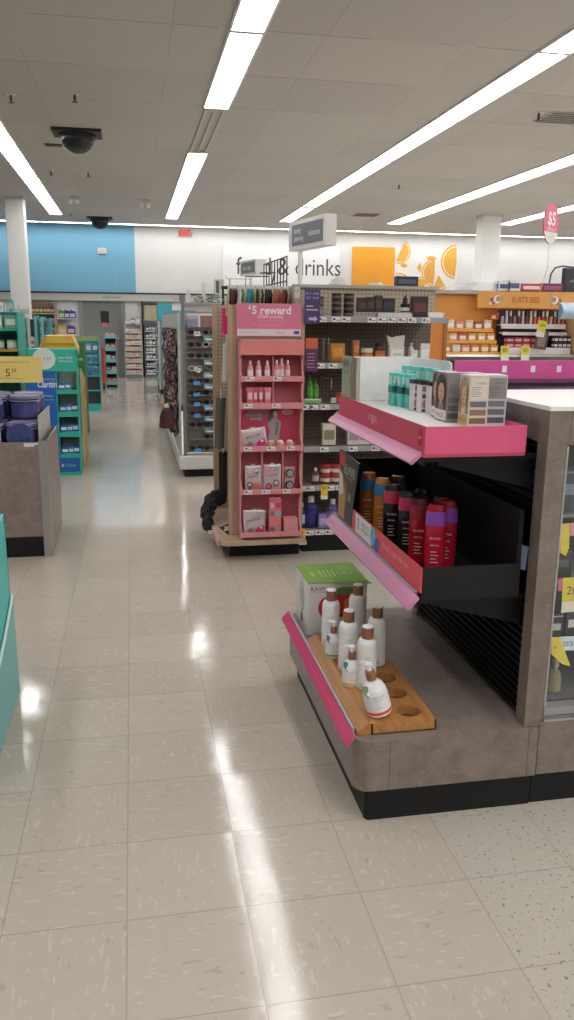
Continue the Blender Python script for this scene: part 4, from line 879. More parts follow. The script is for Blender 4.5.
cloth('sock_pack', 'white socks hanging beside the maple edge of the end unit', [gpt(226.5, 343, 5.2), gpt(226, 362, 5.2), gpt(225, 382, 5.2)], .02, .03, 'd9d5ce', 'socks', (.58, 5.2, 1.3), .018)
cloth('scarf', 'grey folded scarf hanging halfway up the pegboard side', [gpt(221, 398, 5.3), gpt(220, 424, 5.3), gpt(219.5, 448, 5.3)], .03, .05, '5e5b56', 'scarf', (.56, 5.3, .93), .028, 3)
cloth('leggings', 'black leggings hanging below the grey scarf', [gpt(223, 452, 5.4), gpt(223, 475, 5.4), gpt(223, 494, 5.4)], .03, .04, '211c1e', 'leggings', (.58, 5.4, .66), .025, 4)
cloth('scarf', 'lime green scarf hanging at the top corner of the end unit', [gpt(230, 287, 5.25), gpt(229, 300, 5.25), gpt(228, 316, 5.25)], .018, .02, 'a9bc4c', 'scarf', (.6, 5.25, 1.6), .013)
t = thing('slipper_bundle', 'crumpled bundle of black mesh slippers hanging over the base edge', 'slippers', (.50, 5.4, .13))
random.seed(3); b = MB()
path = [gpt(224, 498, 5.45), gpt(217, 497, 5.42), gpt(211, 500, 5.38), gpt(209, 508, 5.32), gpt(207, 516, 5.25), gpt(208, 524, 5.2), gpt(209, 531, 5.15)]
rad = [.05, .055, .05, .048, .042, .04, .025]
pts = []
for k in range(25):
    f = k/24*(len(path)-1); i0 = min(int(f), len(path)-2); pts.append(Vector(path[i0]).lerp(Vector(path[i0+1]), f-i0)); 
n = 14
vs = []
for k, p in enumerate(pts):
    f = k/24*(len(rad)-1); i0 = min(int(f), len(rad)-2); r = (rad[i0]*(1-f+i0)+rad[i0+1]*(f-i0))*(.2 if k in (0, 24) else 1)
    d = (pts[min(k+1, 24)]-pts[max(k-1, 0)]).normalized(); a = d.cross(Vector((0, 1, 0))).normalized(); c = d.cross(a)
    for i in range(n):
        q = r*random.uniform(.72, 1.2); vs.append(tuple(p+a*q*math.cos(2*PI*i/n)+c*q*math.sin(2*PI*i/n)))
b.add(vs, [(j*n+i, j*n+(i+1) % n, (j+1)*n+(i+1) % n, (j+1)*n+i) for j in range(24) for i in range(n)], M('1b191c', .75, var=.3, scale=60)); wpart(b, 'slipper_fabric', t)
q = gpt(212, 532, 5.12); b = MB(); b.box(q[0]-.025, q[0]+.02, q[1]-.002, q[1], max(q[2]-.012, .02), q[2]+.012, M('e3dfda', .5)); wpart(b, 'paper_label', t)
t = thing('slipper', 'black slipper with white tag lying on the maple base board', 'slipper', (.575, 5.0, .131))
b = MB().at(.565, 5.02, .1315, .2); b.grid(lambda u, v: ((.032*math.sin(PI*min(v*1.05, 1))**.5)*math.cos(PI*u), (v-.5)*.20, .002+.055*(1-.45*v)*math.sin(PI*u)*math.sin(PI*min(1, v+.15))**.4), 14, 12, M('1d1b1d', .6)); b.box(-.03, .03, -.09, .09, 0, .006, M('2b282a', .7), .002); b.at(); wpart(b, 'sole', t)
b = MB().at(.552, 4.935, .165, .2, .4); b.box(-.02, .02, -.001, .001, -.018, .018, M('e8e6e2', .5)); b.at(); wpart(b, 'tag', t)

# ---- things hanging above and behind the reward sign
t = thing('hanging_rack', 'black wire grid rack rising behind the reward sign', 'rack', (.9, 5.7, 1.5))
b = MB(); w_ = M('19191a', .4)
a0, a1 = P(272, 262, Y=6.1), P(287, 252, Y=5.3)
zt0, zb0 = 1.78, 1.60
pA, pB = Vector((P(264, 265, Y=6.3).x, 6.3, 0)), Vector((P(287, 255, Y=5.45).x, 5.45, 0))
for k in range(9):
    q = pA.lerp(pB, k/8); b.tube([(q.x, q.y, 1.62), (q.x, q.y, 1.86)], .004, w_, 6)
for z in (1.63, 1.70, 1.855): b.tube([(pA.x, pA.y, z), (pB.x, pB.y, z)], .0045, w_, 6)
wpart(b, 'wire_grid', t)
b = MB(); b.tube([(.62, 5.8, 1.665), (.96, 5.75, 1.665)], .012, w_, 8); b.tube([(.96, 5.75, 1.66), (.96, 5.6, 1.76), (.86, 5.6, 1.755)], .005, w_, 6); b.tube([(.79, 5.8, 1.67), (.79, 5.8, 1.74), (.95, 5.8, 1.745)], .004, w_, 6)
wpart(b, 'hanging_bar', t)
for x in (.63, .955):
    b = MB(); b.tube([(x, 5.78, 1.31), (x, 5.78, 1.665)], .008, w_, 8); wpart(b, 'upright', t)
hc = ['4a2130', '5a2a38', '3a2028', 'd9d6cc', '5f9a4c', 'c9c7be', '2f8f98', '3a7f88', '7fae6c', '4a2a30', '9abf7c', '2b2224', '2a2022', '332528', '201c1e', 'b4654c', 'c07a58', 'b9705a', '8a3f34', '6a3a30', 'cfc9bc', 'a05a48']
hd = ['plum', 'wine', 'dark plum', 'cream', 'green', 'ivory', 'teal', 'dark teal', 'pale green', 'brown plum', 'lime', 'black', 'near black', 'dark brown', 'charcoal', 'terracotta', 'tan', 'rust', 'brick', 'brown', 'beige', 'copper']
for i in range(22):
    x = .605+.385*i/21; y = 5.12+.03*(i % 3)
    t = thing('hair_accessory_card', '%s hair accessory, %s in the row above the reward sign' % (hd[i], ordl(i, 22)), 'hair accessory', (x, y, 1.5), 0, 'hair accessories hung in a row above the reward sign')
    L_ = .11+.03*math.sin(i*2.1)
    b = MB(); b.tube([(0, 0, .135), (0.002, -.004, .1), (-.002, -.006, .05), (0, -.004, .13-L_)], [.008, .013, .0125, .010], M(hc[i], .6, var=.25, scale=60), 8); b.build('strand', t)
    b = MB(); b.tube([(0, .02, .15), (0, -.012, .15), (0, -.02, .142)], .002, WHT, 5); b.box(-.006, .006, -.006, -.004, .125, .152, WHT2); b.build('hook', t)
b = MB(); b.box(.60, 1.0, 5.23, 5.25, 1.505, 1.66, M('cfccc4', .6)); b.box(.985, 1.0, 5.0, 5.25, 1.40, 1.655, M('b5afa3', .6)); 
t = thing('accessory_panel', 'pale panel carrying the hooks above the reward sign', 'panel', (.8, 5.24, 1.505)); wpart(b, 'panel', t)
b = MB(); b.box(.977, 1.012, 4.995, 5.0, 1.58, 1.645, M('d8d4c8', .5)); b.text('12', GRYD, (.995, 4.994, 1.625), 'F', w=.02); wpart(b, 'bay_number', t)

# ---- hanging direction signs
def dir_sign(a, c, h, th, label, words, pole, zb, fc='6f7276'):
    A, B = Vector(a), Vector(c); t = thing('direction_sign', label, 'sign', (pole[0], pole[1], zb))
    U = (B-A); L = U.length; U.normalize(); N = Vector((U.y, -U.x, 0))   # to the viewer's side
    if N.y > 0: pass
    O = (A+B)/2
    mx = Matrix(((U.x, -U.y, 0, O.x), (U.y, U.x, 0, O.y), (0, 0, 1, O.z), (0, 0, 0, 1)))
    b = MB(); b.mx = mx; b.box(-L/2, L/2, 0, th, -h/2, h/2, M('d6d6d2', .4), .004); wpart(b, 'sign_box', t)
    b = MB(); b.mx = mx; b.box(-L*.40, L*.44, -.004, -.0005, -h*.34, h*.36, M(fc, .4)); wpart(b, 'grey_panel', t, 'grey panel')
    b = MB(); b.mx = mx
    for tx, x, z, w in words: b.text(tx, M('e9e9e9', .4), (x*L, -.005, z*h), 'F', w=w*L)
    b.text('11', GRYD, (-L*.455, -.001, 0), 'F', h=h*.12)
    wpart(b, 'lettering', t)
    b = MB(); b.tube([(pole[0], pole[1], zb), (pole[0], pole[1], A.z-h/2)], .022, M('dcdcd8', .4), 10); wpart(b, 'pole', t)
    return t
dir_sign((1.525, 8.1, 2.215), (1.70, 7.3, 2.245), .265, .11, 'grey hanging aisle sign reading family planning and skincare', [('family', -.24, .12, .2), ('planning', -.2, -.14, .26), ('skincare', .22, .0, .3)], (1.60, 7.9, 0), 0)
dir_sign((1.475, 11.4, 2.09), (1.60, 10.8, 2.145), .19, .14, 'smaller grey aisle sign in front of the food lettering', [('hair care', 0, 0, .5)], (1.60, 11.2, 0), 0)
p = P(220, 285, Y=11.5); t = thing('aisle_marker', 'small pale grey aisle marker left of the wire grid', 'sign', (p.x, 11.5, 0))
b = MB(); b.box(p.x-.08, p.x+.05, 11.45, 11.52, 1.78, 1.98, M('c9c9c4', .5), .004); b.box(p.x-.06, p.x-.02, 11.448, 11.45, 1.8, 1.96, GRYD); wpart(b, 'sign_box', t); b = MB(); b.tube([(p.x, 11.5, 0), (p.x, 11.5, 1.78)], .015, WHT2); wpart(b, 'pole', t)

# ================================================================ wall gondola with jars and tubes (faces the camera)
t = GON = thing('shelving_unit', 'brown pegboard shelving run with grey price channels, right of the coral display', 'shelving unit', (1.5, 5.2, 0))
gx0, gx1 = 1.032, 1.94
b = MB(); b.box(gx0, 1.98, 5.32, 5.34, .115, 1.47, PEGD); b.box(gx0, 2.0, 5.318, 5.34, 1.47, 1.66, PEGL); wpart(b, 'pegboard', t)
b = MB(); b.box(gx0, 1.98, 4.915, 5.34, 0, .10, BLK2); wpart(b, 'kick_plate', t)
b = MB(); b.box(gx0, 2.02, 5.30, 5.36, 1.655, 1.675, M('b3aea4', .5)); wpart(b, 'top_rail', t)
b = MB(); b.box(gx0, 1.046, 5.345, 5.36, .1, 1.66, M('b3aea4', .5)); wpart(b, 'upright', t)
zs = [.143, .432, .680, .944, 1.196, 1.473]; SH = []
for z in zs:
    x1 = gx1 if z > 1.4 else 1.98; x0 = gx0
    if z == 1.196: x0 = 1.075
    yf_ = 4.9
    b = MB(); b.prism([(yf_+.01, z-.005), (yf_+.01, z-.028), (5.317, z-.018), (5.317, z-.005)], 'x', x0, x1, M('948b82', .5)); sh = wpart(b, 'shelf', t)
    b = MB(); b.prism([(yf_+.009, z+.002), (yf_, z), (yf_+.004, z-.033), (yf_+.009, z-.033)], 'x', x0, x1, CHAN); pchild(b, 'price_channel', t, sh); SH.append(sh)
def gx(px, y=318, Y=4.9): return P(px, y, Y=Y).x
for k, pxs in ((5, (322, 336, 346, 372, 382, 392, 402, 412, 426)), (4, (321, 334)), (3, (303+5, 315, 327)), (2, (327, 357, 380)), (1, (305, 313, 334, 345)), (0, (313, 324, 334))):
    zz = zs[k]-.017
    for px in pxs: ptag(t, SH[k], gx(px), 4.8985, zz, .055, .030)
q = P(324.5, 492, Y=4.89); b = MB(); b.box(q.x-.022, q.x+.022, 4.892, 4.8935, .37, .44, M('e8c832', .5)); b.box(q.x-.022, q.x+.022, 4.892, 4.8935, .345, .37, WHT2); b.text('$5', M('333333', .5), (q.x, 4.8915, .42), 'F', w=.03); pchild(b, 'price_tag', t, SH[1], 'yellow and white price tag')
q = P(302, 538, Y=4.88); b = MB(); b.box(q.x-.022, q.x+.022, 4.882, 4.8835, q.z-.02, q.z+.06, M('e8c832', .5)); b.box(q.x-.03, q.x+.03, 4.880, 4.8815, q.z-.045, q.z-.018, M('d8d6ce', .5)); b.text('3', M('333333', .5), (q.x, 4.8815, q.z+.03), 'F', h=.03); pchild(b, 'price_tag', t, SH[0], 'yellow price tag at the left end')
b = MB(); b.box(1.50, 1.73, 4.955, 5.04, 1.474, 1.499, M('d9d8d4', .4)); solo(b, 'riser_tray', 'white riser tray on the top shelf under dark jars', 'tray', (1.6, 5.0, 1.474))
def W_(kind, c, size, px, shelf, label, cat, c2, c3, Y=5.0, extra=0, grp='goods on the pegboard shelves'):
    x = P(px, 330, Y=Y).x if shelf > 3 else P(px, 450, Y=Y).x
    return goods(kind, c, size, (x, Y, zs[shelf]+.0025+extra), label, cat, grp, 0, c2, c3)
g1 = 'dark jars stacked on the top shelf'
for col, px in enumerate((336, 348)):
    for lv in range(4): W_('jar', '2b2224', (.064, .064, .034), px, 5, 'small black jar, %s of the %s stack on the top shelf' % (['bottom', 'second from bottom', 'second from top', 'top'][lv], ['left', 'right'][col]), 'jar', '6a5a52', '1d191b', 5.0, .0345*lv, g1)
W_('box', '4a423c', (.075, .05, .06), 316, 5, 'dark brown carton at the left end of the top shelf, upper', 'box', '7c7064', '5c524a', 5.0, .0565)
W_('box', '8a857c', (.08, .06, .055), 316, 5, 'grey carton at the left end of the top shelf, lower', 'box', 'a09a90', '8a857c', 5.0)
for i, (px, w_, h_) in enumerate(((361, .06, .085), (369, .05, .09), (377, .045, .1))): W_('box', ['33251f', '2c2522', '3a322c'][i], (w_, .05, h_), px, 5, 'dark brown carton on the white riser, %s' % ['leftmost', 'second', 'third'][i], 'box', '51423a', '2a2220', 5.0, .027)
W_('box', '2b2a2c', (.075, .05, .085), 387, 5, 'charcoal carton with grey top on the white riser', 'box', '3d3c40', '8a8c94', 5.0, .027)
W_('jar', '1d1b1c', (.06, .06, .05), 404, 5, 'black jar right of the white riser', 'jar', 'd8d8d4', '151314', 5.0, .03)
W_('box', 'a8a59c', (.07, .06, .028), 404, 5, 'low grey carton under the black jar', 'box', '8c8a84', 'a8a59c', 5.0)
W_('bottle', '18161a', (.03, .03, .05), 404, 5, 'tiny black bottle standing on the black jar', 'bottle', '2a2a2e', '0e0d0f', 5.0, .0805)
W_('box', '2f2d2d', (.10, .05, .125), 418, 5, 'tall dark carton at the right end of the top shelf', 'box', '6a3a34', '3a3838', 4.98)
t = thing('glow_sampler', 'small white tray at the right end of the top shelf', 'tray', (P(434, 316, Y=4.98).x, 4.98, 1.4755)); b = MB(); b.prism([(-.045, 0), (.045, 0), (.055, .028), (-.055, .028)], 'y', -.035, .035, M('f6f2e8', .4)); b.build('tray', t); b = MB(); b.box(-.04, .04, -.02, .02, .0285, .032, M('e9dfc8', .4)); b.build('insert', t)
# amber pack, orange tubes and white cartons
t = thing('sponge_pack', 'amber bath pack on the second shelf', 'pack', (P(337, 350, Y=5.0).x, 5.0, 1.1985)); b = MB(); b.box(-.048, .048, -.03, .03, 0, .115, M('c07c28', .3, var=.2), .014); b.build('pack', t); b = MB(); b.box(-.035, .03, -.032, -.0302, .03, .09, M('d9a04a', .4, var=.3, scale=80)); b.build('printed_label', t)
for i, px in enumerate((322.5, 327.5)):
    b = MB(); x = P(px, 350, Y=5.05).x; b.tube([(x, 5.315, 1.335), (x, 5.05, 1.335), (x, 5.02, 1.345)], .003, CLEARP); b.box(x-.004, x+.004, 5.02, 5.024, 1.21, 1.34, M('8f8a84', .4)); solo(b, 'peg_hook', 'clear peg hook left of the amber pack, %s one' % ['left', 'right'][i], 'hook', (x, 5.1, 1.33))
b = MB(); x0_, x1_ = P(352, 360, Y=4.96).x, P(385, 360, Y=4.96).x; b.box(x0_, x1_, 4.93, 5.05, 1.19, 1.205, WHT2); b.box(x0_, x1_, 4.928, 4.93, 1.175, 1.205, WHT2); t = solo(b, 'riser_tray', 'white riser tray under the orange tubes', 'tray', (x0_, 5.0, 1.19))
W_('tube', 'b26a2e', (.05, .035, .125), 356.5, 4, 'orange squeeze tube on the white riser, its crimp upwards', 'tube', 'c98a4c', 'c08850', 5.0, .0085)
W_('jar', 'bf7434', (.075, .075, .075), 367.5, 4, 'orange jar with white lid on the white riser', 'jar', 'd28d50', 'e0dcd4', 5.0, .0085)
W_('box', 'b8692c', (.065, .06, .06), 380, 4, 'orange carton right of the orange jar', 'box', 'c97c3c', 'b5642a', 5.0, .0085)
W_('jar', '3a2a22', (.045, .045, .045), 379, 4, 'dark jar standing on the orange carton', 'jar', '51403a', '2c2220', 5.0, .072)
t = thing('loofah_pack', 'white folded cloth pack beside the orange carton', 'pack', (P(396, 350, Y=4.98).x, 4.98, 1.1985)); b = MB(); b.box(-.05, .05, -.02, .02, 0, .10, M('e0ddd6', .6), .008); b.prism([(-.05, .10), (-.065, .165), (-.03, .15), (0, .16), (.05, .165), (.045, .10)], 'y', -.015, .012, M('d6d2c8', .7)); b.build('pack', t); b = MB(); b.box(-.038, .038, -.0215, -.0203, .02, .08, M('efeeea', .5)); b.text('natural', M('8a877f', .5), (0, -.022, .05), 'F', w=.05); b.build('printed_label', t)
W_('bottle', 'd9d7d2', (.035, .035, .12), 412, 4, 'white bottle left of the white cartons', 'bottle', 'efeeea', 'c9c7c2', 4.99)
W_('box', 'dcdad6', (.045, .04, .075), 414.5, 4, 'short white carton at the right of the second shelf', 'box', 'f2f0ec', 'e4e2de', 4.95)
W_('box', 'dedcd8', (.06, .045, .115), 425, 4, 'tall white carton at the right of the second shelf', 'box', 'f2f0ec', 'e4e2de', 4.98)
t = thing('side_board', 'orange side board left of the lip balm cartons, beyond the shelving run', 'panel', (2.12, 5.63, 0)); b = MB(); b.box(2.03, 2.215, 5.62, 5.64, 0, 1.44, M('e08c3c', .5)); wpart(b, 'board', t)
b = MB(); b.box(2.19, 2.215, 5.612, 5.6195, .9, 1.44, M('a8703a', .5)); wpart(b, 'edge', t)
# purple leaflets on the maple edge
t = thing('leaflet_sign', 'purple leaflet sign with white lettering right of the reward sign', 'sign', (1.065, 4.88, 1.42)); b = MB(); b.box(1.018, 1.113, 4.88, 4.884, 1.43, 1.628, M('4d3f6c', .4)); wpart(b, 'board', t)
b = MB(); b.text('BUY ONE', M('aab4e0', .4), (1.065, 4.8795, 1.605), 'F', w=.08); b.text('GET ONE', M('aab4e0', .4), (1.065, 4.8795, 1.580), 'F', w=.08); b.box(1.03, 1.07, 4.879, 4.8799, 1.53, 1.535, WHT2); b.box(1.03, 1.10, 4.879, 4.8799, 1.508, 1.513, WHT2); b.prism([(1.045, 1.45), (1.08, 1.45), (1.08, 1.44), (1.10, 1.458), (1.08, 1.476), (1.08, 1.466), (1.045, 1.466)], 'y', 4.879, 4.8799, M('c9b8e8', .4)); wpart(b, 'lettering', t)
t = thing('leaflet_sign', 'purple leaflet with orange top below the purple sign', 'sign', (1.065, 4.885, 1.14)); b = MB(); b.box(1.03, 1.105, 4.886, 4.889, 1.145, 1.31, M('5b3a5c', .4)); b.box(1.03, 1.105, 4.885, 4.886, 1.282, 1.345, M('c8683c', .4)); wpart(b, 'board', t)
b = MB()
for k in range(5): b.box(1.04, 1.09-.006*(k % 2), 4.8848, 4.8858, 1.25-.02*k, 1.255-.02*k, M('b99ac0', .4))
wpart(b, 'lettering', t)
# lower shelves
for i, (px, h_) in enumerate(((309, .145), (314.5, .12))): W_('bottle', '4f9a35', (.038, .035, h_), px, 3, 'bright green bottle on the third shelf, %s' % ['left and taller', 'right and shorter'][i], 'bottle', '66b548', '3f8030', 5.02, .02)
b = MB(); x = P(311, 400, Y=5.0).x; b.box(x-.055, x+.055, 4.95, 5.06, .9465, .9645, M('6fae5a', .4)); b.box(x-.055, x+.055, 4.948, 4.95, .9465, .975, M('8cc070', .4)); b.box(x-.05, x+.05, 4.9475, 4.948, .966, .975, WHT2); solo(b, 'riser_tray', 'green carton tray under the two green bottles', 'tray', (x, 5.0, .9465))
W_('jar', 'c9604a', (.06, .06, .06), 339, 3, 'coral jar on the third shelf beside the end panel', 'jar', 'd87a60', 'b5543f', 5.0, .0); W_('box', 'd9d7d2', (.03, .03, .03), 332, 3, 'tiny white carton beside the coral jar', 'box', 'b5c9a0', 'e6e4e0', 4.97)
b = MB(); x = P(327.5, 400, Y=5.1).x; b.tube([(x, 5.315, 1.09), (x, 5.0, 1.09)], .003, CLEARP); b.box(x-.003, x+.003, 5.0, 5.003, 1.03, 1.09, M('b0aca6', .4)); solo(b, 'peg_hook', 'clear peg hook between the green bottles and coral jar', 'hook', (x, 5.1, 1.09))
W_('box', 'ddd6c0', (.085, .05, .135), 328, 2, 'cream carton with dark lettering on the fourth shelf', 'box', '8f8a74', 'd5cdb6', 4.98)
for i, px in enumerate((352.5, 364, 376)): W_('box', 'dcd6d0', (.08, .05, .11), px, 2, 'white carton on the fourth shelf behind the price strip, %s of three' % ['leftmost', 'middle', 'rightmost'][i], 'box', 'a8a29c', 'd5cfca', 4.98)
W_('bottle', '7a2426', (.045, .04, .1), 316, 1, 'small dark red bottle on the fifth shelf', 'bottle', 'c9bdb6', 'd9d6d0', 4.98)
for col, px in enumerate((326, 336)):
    for lv in range(2): W_('jar', 'a02c28', (.068, .068, .06), px, 1, 'red jar with label on the fifth shelf, %s %s' % (['lower', 'upper'][lv], ['left', 'right'][col]), 'jar', 'd8cfc8', 'b83a30', 4.99, .0605*lv)
t = thing('eyelash_curler', 'black scissor handled tool at the left of the fifth shelf', 'tool', (P(304, 478, Y=4.95).x, 4.95, .4345)); b = MB(); b.tube([(.06, 0, .004), (.03, 0, .02), (0, 0, .035), (-.03, 0, .045)], .004, M('242225', .3), 6); b.build('handle', t); b = MB(); b.tube([(.04, 0, .02), (.01, 0, .012), (-.03, 0, .006)], .004, M('242225', .3), 6); b.build('lever', t)
W_('bottle', '2e2a6a', (.09, .07, .20), 312, 0, 'large indigo bottle with white cap on the bottom shelf', 'bottle', '3d3a86', 'e9e6e2', 5.0)
W_('bottle', '2c3270', (.06, .05, .16), 302, 0, 'indigo bottle at the left end of the bottom shelf', 'bottle', 'd9dcea', 'e6e4e2', 5.0)
W_('bottle', '6a5a9c', (.08, .06, .17), 334, 0, 'lilac bottle with white cap on the bottom shelf', 'bottle', 'c9bfe0', 'e9e6e2', 5.03)
W_('box', '9a86c0', (.055, .04, .09), 324, 0, 'small lilac carton in front of the indigo bottle', 'box', 'c4b6dc', '8a76b0', 4.96)
W_('box', '8f7cb8', (.05, .04, .10), 333, 0, 'small violet carton next to the lilac carton', 'box', 'b8a8d4', '8070a8', 4.95)
W_('bottle', '4a3f80', (.06, .05, .14), 344, 0, 'dark lilac bottle behind the price strip on the bottom shelf', 'bottle', 'b0a6cc', 'd9d6e0', 5.0)

# ================================================================ orange lip balm and lipstick section
t = BB = thing('shelving_unit', 'orange backed beauty section with tiers of small boxes and lipsticks', 'shelving unit', (2.9, 5.95, 0))
BX0, BX1 = 2.10, 3.36; OR = M('e39a45', .5, var=.12, scale=3)
b = MB(); b.box(BX0, BX1+.6, 6.02, 6.05, .1, 1.655, OR); wpart(b, 'back_panel', t)
b = MB(); b.box(BX0, BX1+.6, 5.98, 6.06, 1.656, 1.682, M('b9b4ab', .5)); wpart(b, 'top_rail', t)
b = MB(); b.box(BX0, BX1+.6, 5.72, 6.0, 0, .1, BLK2); wpart(b, 'kick_plate', t)
b = MB(); b.box(BX0, BX1+.6, 5.75, 6.018, .101, 1.05, M('6a5a4c', .6)); wpart(b, 'lower_cabinet', t)
b = MB(); b.prism([(5.78, 1.17), (5.74, 1.20), (5.76, 1.215), (6.018, 1.215), (6.018, 1.17)], 'x', 2.235, BX1, M('b4b3b2', .3, .4)); b.box(2.235, BX1, 5.80, 6.018, 1.06, 1.169, M('3a3634', .6)); wpart(b, 'metal_shelf', t)
b = MB(); b.box(3.30, 3.345, 5.72, 6.018, 1.216, 1.50, M('c9a070', .5)); wpart(b, 'side_panel', t)
b = MB(); y = 5.90
b.box(2.555, 3.37, y, y+.02, 1.555, 1.675, M('e0a050', .45)); wpart(b, 'header_board', t)
b = MB(); b.text("BURT'S BEES", M('b5642e', .4), (P(526, 300, Y=y).x, y-.002, 1.617), 'F', w=.225, h=.045, bold=.01)
wpart(b, 'lettering', t)
b = MB()
for cx_, sg in ((P(501, 300, Y=5.9).x, 1), (P(551, 300, Y=5.9).x, -1)):
    for r, c, dx, dz, dy in ((.03, 'efe6da', 0, 0, 0), (.02, 'b08a70', .008, .004, .001)): b.prism([(cx_-.03*sg+dx*sg+r*math.cos(2*PI*k/16), 1.617+dz+r*math.sin(2*PI*k/16)) for k in range(16)], 'y', y-.003-dy, y-.001, M(c, .5))
    for dx, dz, c in ((-.075, .0, '6a6e74'), (-.06, -.025, 'b06a5a'), (-.085, -.03, 'e9e2d9')): b.prism([(cx_+dx*sg+.013*math.cos(PI*k/3), 1.617+dz+.013*math.sin(PI*k/3)) for k in range(6)], 'y', y-.003, y-.002, M(c, .5))
    b.tube([(cx_-.02*sg, y-.002, 1.672), (cx_+.02*sg, y-.002, 1.617), (cx_-.02*sg, y-.002, 1.56)], .003, M('f0e4d2', .5), 5)
wpart(b, 'honeycomb_print', t)
# stepped acrylic tiers of small cartons at the left
tierz = [1.222, 1.305, 1.39]; tierY = [5.80, 5.87, 5.94]
for k in range(3):
    b = MB(); b.box(2.245, 2.70, tierY[k]-.03, tierY[k]+.035, tierz[k]-.006, tierz[k], M('e8a040', .3)); b.box(2.245, 2.70, tierY[k]-.032, tierY[k]-.030, tierz[k]-.012, tierz[k]+.012, M('efb050', .3)); wpart(b, 'tier_tray', t)
    if k:
        for xq in (2.247, 2.695): b = MB(); b.box(xq, xq+.004, tierY[k]-.02, tierY[k]+.03, 1.217, tierz[k]-.007, CLEARP); wpart(b, 'tier_support', t)
bc = [['d9a04a', 'e3d6c8', 'd98a78', 'e08a2c', 'e39a34', 'e08a2c'], ['dcd2ca', 'e0a878', 'c95a4a', 'd9b04c', 'e2b45c', 'e8a040'], ['d8c8d8', 'e2cfb8', 'e0988c', 'd9c9a0', '9a5a4c', 'dcc09a']]
cn = [['gold', 'cream', 'pink', 'orange', 'orange', 'orange'], ['white', 'peach', 'red', 'yellow', 'yellow', 'orange'], ['lilac', 'cream', 'pink', 'beige', 'maroon', 'tan']]
for k in range(3):
    for i in range(6):
        x = 2.285+.075*i
        goods('box', bc[k][i], (.058, .03, .062+.012*(i % 2 if k == 2 else 0)), (x, tierY[k], tierz[k]+.001), '%s lip balm carton, %s, on the %s tier of the orange section' % (cn[k][i], ordl(i, 6), ['lowest', 'middle', 'top'][k]), 'box', 'lip balm cartons in the orange section', 0, 'f1ede4', bc[k][(i+1) % 6], parts=False)
# lipstick rack on the right
def rtier(z, yf, h, m):
    b = MB(); b.box(2.755, 3.285, yf, yf+.06, z-.008, z, m); b.box(2.755, 3.285, yf-.004, yf, z-h, z+.004, m); return wpart(b, 'lipstick_rail', t)
r1 = rtier(1.435, 5.90, .032, M('dfd6d4', .4)); r2 = rtier(1.375, 5.87, .02, M('e6dfdc', .4)); r3 = rtier(1.262, 5.80, .045, M('e2dbd8', .4))
b = MB(); b.box(2.755, 3.285, 5.965, 5.98, 1.22, 1.545, M('3b3238', .6)); wpart(b, 'rack_back', t)
for i in range(4): q = 2.80+.13*i; b = MB(); b.box(q-.012, q+.012, 5.8945, 5.8955, 1.405, 1.428, WHT2); pchild(b, 'price_tag', t, r1)
lc_ = ['b4a8b0', 'c9c0c4', '6a4a58', 'a08a98', '7a3a48', 'c9b8b8', '8a4a50', 'd0c0b8', 'c95a5a', 'd97a6a', 'c04a5a', 'b87a5c', 'd0a088', 'a05a5a', 'c98a7a', 'b0645c']
for i in range(16):
    x = 2.775+.5*i/15
    t2 = thing('lip_gloss', 'slim lip gloss tube, %s in the upper row beneath the orange header' % ordl(i, 16), 'lip gloss', (x, 5.93, 1.4355), 0, 'lip gloss tubes beneath the orange header')
    b = MB(); b.lathe([(.011, 0), (.012, .003), (.012, .055), (.009, .06)], M(lc_[i], .25), 10); b.build('tube', t2); b = MB(); b.lathe([(.009, .0601), (.0095, .062), (.009, .10-.01*(i % 3 == 0))], M('c9c4c6' if i % 3 else '4a4046', .25), 10); b.build('cap', t2)
for k in range(2):
    for i in range(5):
        c = [['a8283c', '8a2030', 'c03a48', '9a2434', 'b02c3c'], ['7c1c2c', 'a02438', '902030', 'b84450', '84202e']][k][i]
        goods('box', c, (.06, .04, .038), (2.80+.066*i, 5.84, 1.263+.0385*k), '%s carton, %s of the %s row beside the blister card' % (['crimson', 'dark red', 'rose red', 'maroon', 'red'][i], ordl(i, 5), ['lower', 'upper'][k]), 'box', 'red cartons in the lipstick rack', 0, 'd9a0a4', c, parts=False)
for k in range(2):
    for i in range(4):
        goods('box', '2c2228', (.034, .04, .042), (3.175+.036*i, 5.84, 1.263+.0425*k), 'black dotted carton, %s in the %s row of the lipstick rack' % (ordl(i, 4), ['lower', 'upper'][k]), 'box', 'black cartons in the lipstick rack', 0, 'd9d3d3', '2c2228', parts=False)
q = P(542, 337, Y=5.76); t2 = thing('blister_card', 'tilted brown blister card hanging with a yellow coupon in front of the lipsticks', 'card', (q.x, 5.76, 1.24))
b = MB().at(q.x, 5.76, q.z, 0, 0, .12); b.box(-.048, .048, -.003, .003, -.09, .05, M('5c4a48', .4)); b.box(-.03, .03, -.0045, -.003, -.07, .03, M('8a7470', .5, var=.4, scale=70)); b.at(); wpart(b, 'card', t2)
b = MB().at(q.x-.02, 5.754, q.z, 0, 0, .12); b.box(-.035, .035, -.002, 0, .03, .12, M('dccb3c', .5)); b.box(-.035, .03, -.003, -.002, .0, .04, WHT2); b.text('sale', M('6a5a20', .5), (0, -.003, .09), 'F', w=.05); b.at(); wpart(b, 'coupon', t2)
for px in (505, 525.5):
    q = P(px, 352, Y=5.73); b = MB(); b.box(q.x-.034, q.x+.034, 5.733, 5.735, q.z-.045, q.z+.045, M('dcd04a', .5)); b.box(q.x-.03, q.x+.034, 5.7322, 5.733, q.z-.075, q.z-.02, M('dfe0cf', .5)); b.text('$5', M('6a5f1c', .5), (q.x, 5.7318, q.z+.012), 'F', w=.035)
    wpart(b, 'price_tag', t, 'yellow price tag hanging over the metal shelf')
